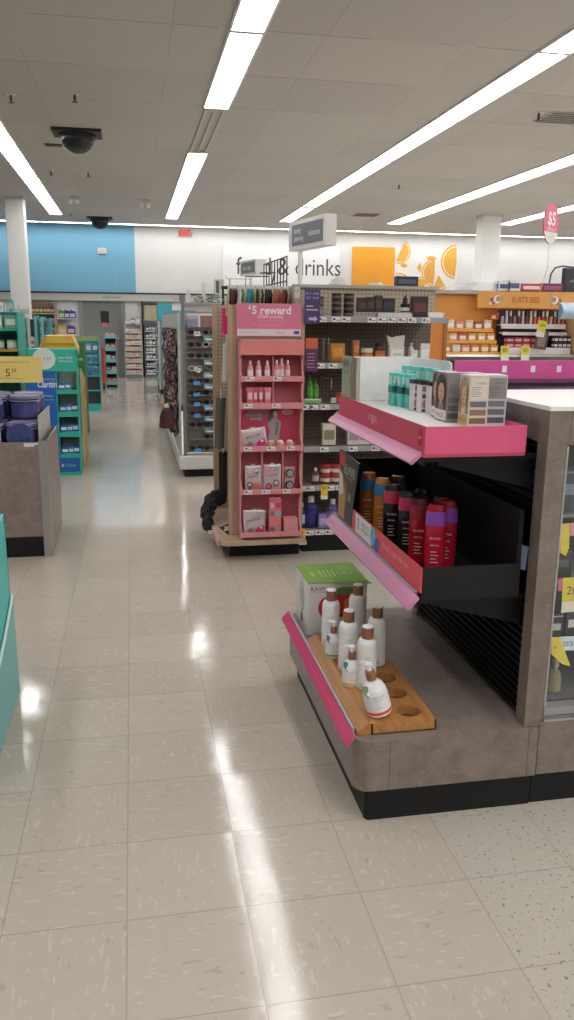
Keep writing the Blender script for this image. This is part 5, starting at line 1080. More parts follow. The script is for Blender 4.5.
t2 = thing('figurine_card', 'red cut-out card on the orange section above the lip balm cartons', 'card', (P(494, 313, Y=5.95).x, 5.95, 1.466)); b = MB(); b.prism([(-.035, 0), (.04, 0), (.05, .06), (.02, .05), (.01, .095), (-.01, .05), (-.03, .06)], 'y', -.003, .003, M('c04a2c', .5)); b.build('card', t2); b = MB(); b.prism([(-.02, .01), (.02, .01), (.01, .035), (-.01, .035)], 'y', -.004, -.003, M('e8c090', .5)); b.build('print', t2)
# boxes on top of the run
for i, (px, w_, h_, c, lab, d2) in enumerate(((502, .09, .07, 'e0e0e2', 'white carton with blue marks on top of the orange section', '4a5a90'), (512, .10, .08, 'e6e6e6', 'white carton with dark marks on top of the orange section', '5a6a90'), (529, .17, .055, 'c8383c', 'red and white carton on top of the orange section', 'f0e6e2'), (550, .17, .06, '7a3458', 'plum carton on top of the orange section', 'a0607c'))):
    goods('box', c, (w_, .10, h_), (P(px, 280, Y=6.02).x, 6.02, 1.6835), lab, 'box', None, 0, d2, 'd9d5d0')
b = MB(); q = P(406, 284, Y=5.33); 
goods('box', '2b2c38', (.15, .05, .06), (q.x, 5.33, 1.6765), 'black and navy carton on the rail in front of the orange slices', 'box', None, 0, '565c74', '3a3a46')
for px, w_, lab in ((480, .36, 'clear plastic tray lying on top of the orange section, larger'), (462, .16, 'clear plastic tray lying on top of the orange section, smaller')):
    q = P(px, 285, Y=6.03); t2 = thing('plastic_tray', lab, 'plastic tray', (q.x, 6.03, 1.6835)); b = MB(); b.prism([(-w_/2, 0), (w_/2, .0), (w_*.62, .06), (-w_*.35, .05)], 'y', -.03, -.027, CLEARP); b.prism([(-w_/2, 0), (w_/2, .0), (w_*.62, .06), (-w_*.35, .05)], 'y', .03, .033, CLEARP); b.box(-w_/2, w_/2, -.03, .03, 0, .003, CLEARP); b.build('shell', t2)
    b = MB(); b.tube([(-w_*.35, -.031, .05), (w_*.62, -.031, .06)], .003, CLEARP, 6); b.build('rim', t2)
# crumpled white bags on the wall gondola's rail
for px, lab in ((337, 'crumpled white plastic bag on the rail left of the jars'), (376, 'torn white paper strip on the rail above the cartons')):
    q = P(px, 288, Y=5.33); random.seed(px); t2 = thing('plastic_bag', lab, 'bag', (q.x, 5.33, 1.677)); b = MB(); rn_ = [[random.uniform(.6, 1.1) for _ in range(13)] for _ in range(7)]
    b.grid(lambda u, v: (.075*math.cos(2*PI*u)*(1-.6*v)*rn_[int(v*6)][int(u*12) % 12], .02*math.sin(2*PI*u), v*(.05 if px < 350 else .02)*rn_[int(v*6)][int(u*12) % 12]), 12, 6, M('dcdcd8', .5)); b.build('bag', t2)
    b = MB(); b.box(-.06, .06, -.012, .012, 0, .004, M('d2d2ce', .5)); b.build('fold', t2)

# oval sign on a stick, monitor on its arm, blue cover
q = P(551, 224, Y=5.9); t = thing('oval_sign', 'pink oval five dollar sign standing on a thin wire at the upper right', 'sign', (q.x+.03, 5.95, 1.683))
b = MB(); m = Matrix.Translation((q.x, 5.9, q.z)) @ Matrix.Rotation(math.radians(38), 4, 'Z'); b.mx = m
H = .143; Wd = .13
b.prism([(Wd*math.cos(2*PI*k/32), H*math.sin(2*PI*k/32)) for k in range(32)], 'y', -.004, .004, M('dd6486', .4)); wpart(b, 'oval_board', t)
b = MB(); b.mx = m; pts = [(Wd*.99*math.cos(a), H*.99*math.sin(a)) for a in [PI+.42+(PI-.84)*k/16 for k in range(17)]]; b.prism(pts, 'y', -.005, -.0041, WHT2)
b.text('$5', WHT, (0, -.0055, .03), 'F', w=.13, bold=.02); b.text('reward', M('f4ccd6', .4), (0, -.0055, -.035), 'F', w=.16); b.text('see store', M('9a8a90', .4), (0, -.0058, -.09), 'F', w=.08); wpart(b, 'lettering', t)
b = MB(); b.tube([(q.x, 5.9, q.z-H), (q.x+.01, 5.92, 1.85), (q.x-.02, 5.95, 1.683)], .003, M('d9d9d9', .3), 6); wpart(b, 'wire_stem', t)
q = P(568, 281, Y=6.3); t = thing('monitor', 'dark grey monitor on a curved cable arm at the right edge', 'monitor', (q.x+.12, 6.3, 1.6))
b = MB(); b.box(q.x-.05, q.x+.42, 6.28, 6.32, q.z-.09, q.z+.10, M('2e2f33', .4), .006); wpart(b, 'screen_case', t)
b = MB(); b.box(q.x-.03, q.x+.40, 6.2785, 6.2798, q.z-.07, q.z+.08, M('3f4248', .25)); b.text('sale', M('9a9ca2', .4), (q.x+.03, 6.278, q.z), 'F', w=.05); wpart(b, 'screen', t)
b = MB(); b.box(q.x+.15, q.x+.19, 6.33, 6.37, 0, q.z+.02, GRYD); wpart(b, 'post', t)
b = MB(); c0 = P(548, 290, Y=6.3); c1_ = P(551, 274, Y=6.3); c2_ = P(562, 266, Y=6.3); b.tube([(c0.x-.02, 6.3, 1.60), tuple(c0), tuple(c1_), tuple(P(555, 268, Y=6.3)), tuple(c2_), (q.x+.17, 6.34, q.z+.10)], .007, M('3a3a3c', .4), 8); wpart(b, 'cable', t)
q = P(568, 312, Y=5.6); t = thing('plastic_cover', 'pale blue plastic cover hanging at the right edge below the monitor', 'cover', (q.x+.05, 5.6, q.z)); 
b = MB(); b.grid(lambda u, v: (q.x-.06+.3*u, 5.6-.04*math.sin(PI*v)+.01*math.sin(9*u), q.z-.05+.11*v), 12, 8, M('b4cbe0', .3)); b.grid(lambda u, v: (q.x-.06+.3*u, 5.63+.01*math.sin(9*u), q.z-.05+.11*v), 12, 8, M('b4cbe0', .3)); wpart(b, 'cover', t)
b = MB(); b.tube([(q.x-.05, 5.61, q.z+.06), (q.x+.24, 5.61, q.z+.06)], .006, M('d8dce2', .4)); b.box(q.x+.1, q.x+.13, 5.62, 5.64, 0, q.z+.06, GRY); wpart(b, 'bracket', t)

# ================================================================ sunglasses rack
t = SR = thing('sunglasses_rack', 'grey sunglasses rack on a white plinth beside the aisle', 'rack', (.75, 7.8, 0))
sx0, sx1, sy0, sy1 = .40, 1.15, 7.53, 11.4
b = MB(); b.box(sx0, sx1, sy0, sy1, .075, .20, M('d6d5d0', .4), .01); wpart(b, 'plinth', t, 'white plinth')
b = MB(); b.box(sx0+.05, sx1, sy0+.04, sy1, 0, .074, BLK2); wpart(b, 'kick_plate', t)
b = MB(); b.box(.475, sx1, 7.70, 7.72, .21, 1.52, M('aaa59e', .5)); wpart(b, 'back_panel', t)
b = MB(); b.box(.475, sx1, 7.69, 7.73, 1.525, 1.60, M('b5b2ad', .5)); b.box(.475, sx1, 7.685, 7.69, 1.56, 1.59, M('8e8d8b', .4)); wpart(b, 'header_rail', t)
b = MB(); b.box(.445, .473, 7.56, 7.60, .201, 1.60, M('75767a', .4)); b.box(.43, .48, 7.56, 7.60, 1.60, 1.66, M('75767a', .4)); wpart(b, 'upright', t)
b = MB(); b.box(.41, .425, 7.62, 11.3, .21, 1.50, M('c9c6c0', .5)); b.box(.425, .43, 7.6, 7.62, .21, 1.54, WHT2); wpart(b, 'side_panel', t)
for x, z in ((.52, 1.66), (.66, 1.72)): b = MB(); b.box(x-.018, x+.018, 7.70, 7.72, 1.601, z+.05, M('d5d4cc', .5)); wpart(b, 'sign_stub', t)
b = MB(); b.box(.50, 1.0, 7.64, 7.66, 1.375, 1.50, M('b9b6c0', .4)); b.box(.50, .60, 7.635, 7.64, 1.38, 1.45, M('8e94b0', .4)); b.box(.62, .78, 7.635, 7.64, 1.38, 1.48, M('8a6a58', .4, var=.4, scale=30)); b.box(.60, .62, 7.635, 7.64, 1.38, 1.49, WHT2); b.box(.50, 1.0, 7.635, 7.64, 1.482, 1.50, WHT2); wpart(b, 'printed_header', t)
pr = None
def shades(loc, label, frame, lens, light=False):
    t = thing('sunglasses', label, 'sunglasses', loc, 0, 'sunglasses on the grey rack')
    m = M(frame, .3); b = MB()
    for sg in (-1, 1):
        cx = sg*.034; b.tube([(cx+(.028*math.cos(a))*(1.02 if math.sin(a) > 0 else .9), -.003*abs(math.cos(a)), .022*math.sin(a)*(1 if math.sin(a) < 0 else .82)) for a in [2*PI*k/18 for k in range(18)]], .0034, m, 6, True)
        b.tube([(sg*.062, 0, .012), (sg*.066, .02, .012), (sg*.066, .09, .006), (sg*.064, .12, -.014)], .0032, m, 6)
    b.tube([(-.010, -.001, .007), (0, -.003, .011), (.010, -.001, .007)], .003, m, 6); b.build('frame', t)
    for sg in (-1, 1):
        b = MB(); b.prism([(sg*.034+.027*math.cos(a), .021*math.sin(a)*(1 if math.sin(a) < 0 else .82)) for a in [2*PI*k/18 for k in range(18)]], 'y', -.0015, .001, M(lens, .1)); b.build('lens', t)
    return t
zrow = [1.335, 1.225, 1.125, 1.01, .895, .79, .70, .595, .49, .38, .27]
fr = ['4a3c3a', '2a2728', '38302e', 'd9d4cc', '3a2c2c', '232225', '4a2e28', '5a2a28', '24242a', '2a2a2c', '3a3434']
bs_ = None
for r_, z in enumerate(zrow):
    b = MB(); b.box(.50, 1.1, 7.60, 7.699, z-.032, z-.028, M('9a9590', .4)); b.tube([(.50, 7.60, z-.03), (1.1, 7.60, z-.03)], .004, M('8a8783', .3)); wpart(b, 'wire_shelf', t)
    for c_, x in enumerate((.565, .70, .84)):
        if c_ == 0 and r_ == 9: continue
        shades((x, 7.595, z), '%s sunglasses, %s row from the top, %s column of the grey rack' % ({'d9d4cc': 'pale'}.get(fr[(r_+c_*2) % 11], 'dark'), ORD[r_], ['left', 'middle', 'right'][c_]), fr[(r_+c_*2) % 11], '1e1c20' if r_ != 3 else '6a6460')
    # printed header cards in the middle column
    if r_ in (1, 3, 4, 5, 7, 8, 9):
        b = MB(); b.box(.645, .765, 7.588, 7.592, z+.028, z+.075, M(['6aa8a4', '7fb0b4', '9fbccb', '8fa9c4', '8ab0cc', '7fa8c8', '6a9f94'][(1, 3, 4, 5, 7, 8, 9).index(r_)], .35)); b.box(.66, .75, 7.5872, 7.588, z+.04, z+.052, M('dfe8ea', .4)); b.box(.70, .74, 7.5872, 7.588, z+.056, z+.068, M('3a6a78', .4)); wpart(b, 'header_card', t)
    if r_ in (0, 3): b = MB().at(.585, 7.57, z-.015, 0, 0, .35 if r_ else -.1); b.box(-.028, .028, -.001, .001, -.02, .02, WHT2); b.box(-.02, .015, -.0015, -.001, -.006, .006, GRY); b.at(); wpart(b, 'price_tag', t)
    if r_ in (4, 6, 7, 10, 5): b = MB().at(.575, 7.57, z-.02, 0, 0, -.15); b.box(-.03, .03, -.001, .001, -.017, .017, M('5aa0e0', .4)); b.at(); wpart(b, 'price_tag', t, 'bright blue price tag')
# scarves and hats on the aisle side of the rack
random.seed(11)
def mat_pattern(h1, h2, name):
    mt, nt, b = newmat(name); g = node(nt, 'ShaderNodeNewGeometry'); n = node(nt, 'ShaderNodeTexNoise'); n.inputs['Scale'].default_value = 42; n.inputs['Detail'].default_value = 2
    nt.links.new(g.outputs['Position'], n.inputs['Vector']); r = node(nt, 'ShaderNodeMapRange'); r.inputs[1].default_value = .46; r.inputs[2].default_value = .6; nt.links.new(n.outputs['Fac'], r.inputs[0])
    nt.links.new(mixc(nt, r.outputs[0], lin(h1), lin(h2)), b.inputs['Base Color']); b.inputs['Roughness'].default_value = .9; return mt
PAT = [mat_pattern(a, c, 'patterned_knit') for a, c in (('332628', 'a08c84'), ('2a2026', '7c6464'), ('4a2e2e', 'b49c90'), ('38282e', '8c7474'), ('241c20', '94807a'))]
sc = [('5a4640', 'brown patterned'), ('4a3a3c', 'dark patterned'), ('6e5248', 'reddish patterned'), ('54403e', 'plum patterned'), ('3a2e30', 'black patterned')]
k = 0
for row, z1 in enumerate((1.36, 1.12, .88, .64)):
    for j in range(5):
        y = 7.72+.32*j; c, nm = sc[(row+j) % 5]; x = .366
        t2 = thing('scarf', '%s scarf, %s row down, %s from the near end of the rack side' % (nm, ORD[row], ORD[j]), 'scarf', (x, y, z1), 0, 'patterned scarves on the side of the sunglasses rack')
        b = MB(); ph = random.uniform(0, 6); L_ = .24
        b.grid(lambda u, v: ((.030+.010*v)*math.cos(2*PI*u)*(1+.3*math.sin(8*PI*u+ph))+.012*math.sin(7*v+ph), (.07+.03*v)*math.sin(2*PI*u), -v*L_*(1+.12*math.sin(6*PI*u+ph))), 32, 10, PAT[(row+j) % 5]); b.build('fabric', t2)
        b = MB(); b.tube([(.034, 0, .01), (-.01, 0, .01), (-.02, 0, .02)], .003, STEEL, 5); b.build('hook', t2)
for px, py, Y, rx_, rz2, c, lab in ((167, 417, 7.62, .07, .10, '4a2a2c', 'dark plum bobble hat hanging out over the aisle'), (166, 398, 9.6, .06, .08, 'b9b09a', 'cream and grey knitted hat above the plum hat'), (163.5, 403, 11.2, .05, .06, 'c98a7c', 'pinkish knitted hat farther down the aisle')):
    q = P(px, py, Y=Y); t2 = thing('hat', lab, 'hat', (q.x, Y, q.z-rz2), 0)
    b = MB(); b.lathe([(rx_*.95, 0), (rx_*1.05, .01), (rx_*1.05, rz2*.45), (rx_, rz2*.5), (rx_*.95, rz2*1.1), (rx_*.7, rz2*1.6), (rx_*.25, rz2*1.9)], M(c, .9, var=.4, scale=50), 16); b.build('knitted_cap', t2)
    b = MB(); b.ball(0, 0, rz2*2, rx_*.35, M('d9d4c8', .9)); b.build('bobble', t2)
    b = MB(); b.tube([(.47-q.x, 0, rz2*2.2), (0, 0, rz2*2.3), (0, 0, rz2*2.1)], .004, STEEL, 6); b.build('hook', t2)
q = P(205, 296, Y=8.0); t = thing('green_foliage', 'tuft of green plastic leaves on top of the sunglasses rack', 'artificial plant', (q.x, 7.71, 1.60))
b = MB(); random.seed(2)
for k in range(90):
    a, r_ = random.uniform(0, 2*PI), random.uniform(0, .14); x, y, z = q.x+r_*math.cos(a)*1.1, 7.71+r_*math.sin(a)*.3, 1.602+random.uniform(0, .055); d1 = random.uniform(0, 2*PI)
    b.add([(x, y, z), (x+.02*math.cos(d1), y+.02*math.sin(d1), z+.012), (x+.035*math.cos(d1), y+.035*math.sin(d1), z+.004), (x+.02*math.cos(d1)+.006, y+.02*math.sin(d1), z+.002)], [(0, 1, 2, 3)], M('3f6a3c', .6, var=.4))
wpart(b, 'leaves', t); b = MB(); b.box(q.x-.12, q.x+.12, 7.70, 7.72, 1.6, 1.606, M('3a5a38', .6)); wpart(b, 'base', t)

# ================================================================ left side: near teal bin
t = thing('dump_bin', 'teal cardboard bin with a curved white trimmed edge, nearest at the left', 'display bin', (-.75, 2.8, 0))
TB, TB2 = M('4cc0b8', .5), mat_peg('86bdbc', '74adac', 'teal_dotted_card', .012, (1, 2), .3)
b = MB(); 
def rim(y): f = (3.12-y)/.75; return .40-.22*min(1, max(0, f))**.8
ys = [3.12-.05*k for k in range(16)]
b.prism([(y, rim(y)+.012) for y in ys]+[(ys[-1], .728), (3.12, .728)], 'x', -.505, -.495, TB); b.box(-1.0, -.495, 3.11, 3.12, .35, .728, TB); wpart(b, 'upper_wall', t)
b = MB(); b.prism([(y, rim(y)) for y in ys]+[(ys[-1], 0), (3.12, 0)], 'x', -.493, -.485, TB2); b.box(-1.0, -.485, 3.121, 3.13, 0, .40, TB2); b.box(-1.0, -.485, 2.37, 2.38, 0, .2, TB2); wpart(b, 'lower_wall', t, 'lower wall of dotted teal card')
b = MB(); b.tube([(-.488, y, rim(y)+.005) for y in ys], .006, M('d4ecea', .4), 6); wpart(b, 'white_trim', t)
b = MB(); b.box(-1.0, -.51, 2.38, 3.10, .60, .61, TB); wpart(b, 'bin_floor', t)

# laminate counter with tubs
t = thing('low_counter', 'taupe laminate low counter with steel corner post at the left', 'counter', (-.9, 5.45, 0))
b = MB(); b.box(-1.6, -.578, 5.05, 5.06, .13, .717, LAM2); wpart(b, 'front_panel', t)
b = MB(); b.box(-.534, -.528, 5.08, 5.80, .03, .717, LAM2); wpart(b, 'side_panel', t)
b = MB(); b.box(-.577, -.527, 5.045, 5.078, 0, .722, M('a8a49e', .3, .5)); wpart(b, 'corner_post', t)
b = MB(); b.box(-1.6, -.58, 5.055, 5.78, 0, .129, BLK2); wpart(b, 'kick_plate', t)
b = MB(); b.box(-1.6, -.535, 5.79, 5.80, .03, .717, LAM2); wpart(b, 'back_panel', t)
b = MB(); b.box(-1.6, -.536, 5.062, 5.788, .66, .672, M('8a837c', .6)); wpart(b, 'counter_floor', t)
b = MB(); b.box(-.533, -.527, 5.08, 5.80, .717, .724, M('8f8a84', .35)); wpart(b, 'edge_trim', t)
b = MB(); b.box(-.60, -.596+.02, 5.0495, 5.05, .70, .714, WHT2); b.box(-.66, -.60, 5.048, 5.0495, .69, .712, WHT2); wpart(b, 'price_label', t)
b = MB(); b.prism([(5.09, .722), (5.78, .722), (5.78, .862), (5.09, .872)], 'x', -.575, -.571, M('b5b2ab', .4)); t2 = thing('divider_panel', 'grey upright side divider holding the purple tubs', 'panel', (-.573, 5.4, .72)); wpart(b, 'panel', t2); b = MB(); b.box(-.577, -.569, 5.08, 5.78, .674, .72, M('9a968f', .4)); wpart(b, 'frame', t2)
def tub(label, x, y, z, r=.095, h=.15):
    t = thing('candle_tub', label, 'tub', (x, y, z), 0, 'large purple tubs on the low counter')
    m = M('3a3560', .25, var=.2)
    b = MB(); b.lathe([(r*.9, 0), (r*.97, .01), (r*.97, h*.8), (r*.9, h*.84)], m, 28); b.build('body', t)
    b = MB(); b.lathe([(r*.95, h*.84), (r, h*.86), (r, h*.97), (r*.93, h), (r*.9, h*.97), (.01, h*.96)], M('8a86a4', .15), 28); b.build('lid', t)
    b = MB(); q = [(r*.985*math.cos(a), r*.985*math.sin(a)) for a in [-PI/2-.95+.1*k for k in range(20)]]
    b.add([(p[0], p[1], h*.12) for p in q]+[(p[0], p[1], h*.7) for p in q], [(i, i+1, 21+i, 20+i) for i in range(19)], M('4a4f8c', .3, var=.5, scale=25), True)
    b.add([(p[0]*1.003, p[1]*1.003, h*.86) for p in q[12:17]]+[(p[0]*1.003, p[1]*1.003, h*.96) for p in q[12:17]], [(i, i+1, 6+i, 5+i) for i in range(4)], M('a0784a', .4), True); b.build('printed_label', t)
    b = MB(); b.lathe([(r*1.0, h*.74), (r*1.02, h*.77), (r*1.0, h*.80)], M('8f8cb0', .2), 28); b.build('rim_ring', t)
for i, (x, y, z, lab) in enumerate(((-.68, 5.18, .673, 'front row right, at the corner'), (-.88, 5.18, .673, 'front row, next to the corner one'), (-.68, 5.38, .673, 'second row, lower'), (-.88, 5.38, .673, 'second row left, lower'), (-.68, 5.58, .673, 'back row, lower'), (-.88, 5.58, .673, 'back row left, lower'),
        (-.68, 5.38, .824, 'stacked on the second row at right'), (-.88, 5.38, .824, 'stacked on the second row at left'), (-.68, 5.58, .824, 'stacked on the back row at right'), (-.88, 5.58, .824, 'stacked on the back row at left'), (-.88, 5.18, .824, 'stacked on the front row at left'))):
    tub('large purple tub, '+lab, x, y, z)
t = thing('tub_ring', 'purple round tin standing on edge against the front tubs', 'tin', (-.68, 5.075, .673))
b = MB().at(-.685, 5.10, .752, 0, PI/2); b.lathe([(.075, -.012), (.078, 0), (.078, .015), (.074, .018), (.068, .016), (.02, .016)], M('4a4a80', .2), 32); wpart(b, 'tin', t); b = MB().at(-.685, 5.10, .752, 0, PI/2); b.lathe([(.06, .0162), (.058, .018), (.01, .0182)], M('3a4a7c', .3, var=.6, scale=30), 28); wpart(b, 'printed_label', t)
t = thing('price_sign', 'yellow price sign reading 5.29 above the purple tubs', 'sign', (-.70, 5.05, .717))
b = MB(); b.box(-1.02, -.528, 5.046, 5.050, 1.074, 1.226, M('e6cf78', .5, var=.03)); wpart(b, 'board', t)
b = MB(); DK = M('3b372c', .5); b.text('5', DK, (P(11, 373, Y=5.045).x-.018, 5.0455, 1.132), 'F', h=.045); b.text('29', DK, (P(11, 373, Y=5.045).x+.016, 5.0455, 1.145), 'F', h=.022); b.text('your choice assorted scented tubs 14 oz', DK, (-.70, 5.0455, 1.193), 'F', w=.2); b.box(-.78, -.64, 5.0455, 5.046, 1.096, 1.098, DK); wpart(b, 'lettering', t)
b = MB(); b.box(-.80, -.79, 5.05, 5.054, .70, 1.10, CLEARP); wpart(b, 'sign_stem', t)

# teal medicine display
t = CL = thing('medicine_display', 'teal floor display of blue and white medicine boxes behind the low counter', 'display', (-.73, 7.9, 0))
TE = M('2fb39c', .45); x0, x1, yf, yb = -.975, -.507, 7.77, 8.05
b = MB(); b.box(x0+.01, x0+.02, yf+.01, yb, 0, 1.0, TE); b.box(x1-.008, x1, yf+.01, yb, 0, 1.0, TE); b.box(x0, x1, yb-.008, yb, 0, 1.17, TE); b.box(-.70, -.69, yf+.01, yb-.009, .2, .975, TE); wpart(b, 'carcass', t)
b = MB(); b.box(-.925, x1+.004, yf-.01, yf, .973, 1.172, TE); b.box(-.925, x1+.004, yf, yb-.009, 1.166, 1.172, TE); wpart(b, 'header', t)
b = MB(); b.prism([(-.79+.10*math.cos(2*PI*k/32), 1.085+.095*math.sin(2*PI*k/32)) for k in range(32)], 'y', yf-.013, yf-.0105, M('d4dcd6', .5)); b.text('3.99', M('6aa8a0', .5), (-.765, yf-.014, 1.085), 'F', w=.07); b.text('your allergy', WHT2, (-.60, yf-.011, 1.095), 'F', w=.13, bold=.01); b.text('relief starts here', WHT2, (-.60, yf-.011, 1.065), 'F', w=.13, bold=.01); wpart(b, 'lettering', t)
b = MB(); b.box(x0+.01, -.70, yf+.002, yf+.01, .18, .973, M('1f62ae', .45)); b.box(-.72, x1-.012, yf+.002, yf+.009, .035, .17, M('1f62ae', .45)); b.box(-.735, x1, yf+.004, yf+.0095, .0, .18, TE); wpart(b, 'blue_panel', t, 'blue panel')
b = MB(); b.text('Claritin', WHT, (-.775, yf+.001, .855), 'F', w=.17, h=.06, shear=.25, bold=.01); b.text('non-drowsy', M('c9dbf0', .5), (-.76, yf+.001, .90), 'F', w=.12); b.text('24 hour', M('c9dbf0', .5), (-.78, yf+.001, .75), 'F', w=.1); b.text('indoor and outdoor', M('c9dbf0', .5), (-.78, yf+.001, .715), 'F', w=.12)
b.text('Clear', M('8fb8e0', .5), (-.60, yf+.001, .10), 'F', w=.09); b.text('it', WHT, (-.675, yf+.001, .10), 'F', h=.03, bold=.02); wpart(b, 'claim_lettering', t)
for k, (za, zb_) in enumerate(((.173, .206), (.366, .414), (.553, .60), (.765, .803))):
    b = MB(); b.box(-.69, x1-.008, yf+.003, yf+.009, za, zb_, TE); b.box(-.69, x1-.008, yf+.01, yb-.009, zb_-.006, zb_, TE); wpart(b, 'shelf', t)
    b = MB(); b.box(-.69, x1-.008, yb-.016, yb-.009, zb_, [.36, .55, .76, .97][k], M('d0cecc', .6)); wpart(b, 'grey_back', t)
    for i, (dx, w_, h_, c) in enumerate(((-.65, .06, .055, '2a63b0'), (-.595, .05, .06, '3b78c4'), (-.545, .055, .07 if k != 3 else .05, '1f55a4'))):
        if k == 3 and i == 2: continue
        goods('box', c, (w_, .05, h_), (dx, yf+.06, zb_+.001), 'blue medicine box, %s on the %s shelf of the teal display' % (['left', 'middle', 'right'][i], ['lowest', 'second lowest', 'second highest', 'highest'][k]), 'box', 'blue medicine boxes in the teal display', 0, 'dfe6ee', c)
# yellow basket above it and white yellow panel display beside it
t = thing('basket', 'yellow ribbed bin standing behind the teal medicine display', 'bin', (-.70, 8.3, 0)); Y1 = M('e0b23c', .45, var=.1)
b = MB(); b.prism([(-.86, 1.10), (-.52, 1.10), (-.515, 1.17), (-.56, 1.285), (-.81, 1.285), (-.87, 1.17)], 'y', 8.12, 8.45, Y1); wpart(b, 'tub', t)
b = MB()
b.box(-.85, -.53, 8.113, 8.12, 1.205, 1.215, M('c0922c', .5)); wpart(b, 'rib', t)
b = MB(); b.prism([(-.86, 1.10), (-.84, 1.10), (-.79, 1.285), (-.81, 1.285)], 'y', 8.108, 8.12, M('c79a30', .5)); wpart(b, 'rib', t)
b = MB(); b.box(-.80, -.58, 8.2, 8.4, 0, 1.099, M('c79a30', .5)); wpart(b, 'stand', t)
t = thing('sign_board', 'tall yellow and cream edged board right of the teal medicine display', 'panel', (-.50, 8.6, 0))
b = MB(); b.prism([(8.30, 0), (8.95, 0), (8.95, .84), (8.60, .90), (8.30, .96)], 'x', -.512, -.50, M('dfb35a', .5, var=.3, scale=6)); wpart(b, 'board', t)
b = MB(); b.prism([(8.29, .02), (8.31, .02), (8.33, .93), (8.30, .965)], 'x', -.515, -.495, M('d9d5c8', .5)); wpart(b, 'cream_edge', t)
b = MB(); random.seed(5)
for k in range(6): yy = 8.4+.08*k; zz = random.uniform(.2, .7); b.prism([(yy, zz), (yy+.06, zz+.03), (yy+.03, zz+.12)], 'x', -.4995, -.499, M(['8a5a30', 'f0e0b8', 'b07a34'][k % 3], .5))
wpart(b, 'printed_shapes', t)
# green display and teal bag display
t = thing('floor_display', 'dark green narrow floor display behind the yellow board', 'display', (-.62, 10.6, 0)); 
b = MB(); b.box(-.92, -.585, 10.5, 10.52, 0, 1.15, M('2f7a44', .5)); wpart(b, 'face_panel', t); b = MB(); b.box(-.597, -.585, 10.521, 11.0, 0, 1.15, M('25693a', .5)); wpart(b, 'side_panel', t); b = MB(); b.text('SAVE', WHT2, (-.66, 10.498, .95), 'F', w=.1); b.box(-.72, -.60, 10.498, 10.4995, .3, .6, M('46905a', .5)); wpart(b, 'print', t)
t = TD = thing('floor_display', 'teal floor display of blue pouches with empty dark lower shelves', 'display', (-.68, 13.5, 0))
x0, x1, yf = -.86, -.515, 13.4; T2 = M('3fa3a0', .5)
b = MB(); b.box(x0, x0+.01, yf, yf+.35, 0, 1.17, T2); b.box(x1-.01, x1, yf, yf+.35, 0, 1.17, T2); b.box(x0+.01, x1-.01, yf+.34, yf+.35, 0, 1.17, T2); b.box(x0, x1, yf-.005, yf, 0, .10, M('35b0a8', .5)); wpart(b, 'carcass', t)
b = MB(); b.box(x0-.3, x1, yf-.01, yf-.001, 1.10, 1.175, M('8fa06a', .5)); wpart(b, 'header', t)
for z in (.11, .33, .56): b = MB(); b.box(x0+.01, x1-.01, yf, yf+.33, z-.02, z, T2); wpart(b, 'shelf', t); 
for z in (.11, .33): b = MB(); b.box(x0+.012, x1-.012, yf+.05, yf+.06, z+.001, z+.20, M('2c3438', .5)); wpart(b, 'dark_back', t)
for i in range(3):
    for k in range(3): goods('pack', ['5a9ab4', '4a88a8', '6aa6b8'][(i+k) % 3], (.10, .04, .15), (x0+.07+.105*i, yf+.05+.005*k, .561+.175*k), 'blue pouch, %s of the %s row in the teal floor display' % (['left', 'middle', 'right'][i], ['bottom', 'middle', 'top'][k]), 'pouch', 'blue pouches in the teal floor display', 0, 'c9dcdc' if k == 2 else '3a6f90', '5a9ab4', parts=False)
t = thing('shelf_strip', 'narrow red rack at the end of the left displays', 'rack', (-.59, 17.6, 0)); b = MB(); b.box(-.63, -.575, 17.5, 17.7, .10, .86, M('b83c38', .5)); wpart(b, 'red_rack', t); b = MB()
b = MB(); b.box(-.62, -.58, 17.52, 17.68, 0, .099, BLK2); wpart(b, 'foot', t)
t = ED = thing('shelving_unit', 'white and teal end shelves stacked with orange cartons beyond the red rack', 'shelving unit', (-.45, 18.3, 0))
b = MB(); b.box(-.575, -.56, 18.0, 18.4, 0, 1.10, M('8a8f90', .5)); b.box(-.345, -.33, 18.0, 18.4, 0, 1.10, M('8a8f90', .5)); b.box(-.56, -.345, 18.38, 18.4, 0, 1.10, M('5c6264', .5)); wpart(b, 'carcass', t)
for k, z in enumerate((.12, .36, .60, .84, 1.10)):
    b = MB(); b.box(-.56, -.345, 18.0, 18.37, z-.02, z, WHT2); sh = wpart(b, 'shelf', t); b = MB(); b.box(-.56, -.345, 17.993, 17.999, z-.07, z, M('7fc4cc', .5)); pchild(b, 'shelf_edge', t, sh, 'pale teal shelf edge')
    for i in range(2): goods('box', ['c97848', 'b85a3c', 'd8d2c8', '8a7a70'][(k+i) % 4], (.09, .1, .08 if k < 4 else .05), (-.51+.11*i, 18.1, z+.001), '%s carton, %s on the %s shelf of the teal edged unit' % (['orange', 'brick', 'pale', 'grey'][(k+i) % 4], ['left', 'right'][i], ['lowest', 'second', 'third', 'fourth', 'top'][k]), 'box', 'cartons on the teal edged end shelves', 0, 'e0d0c0', 'c97848', parts=False)
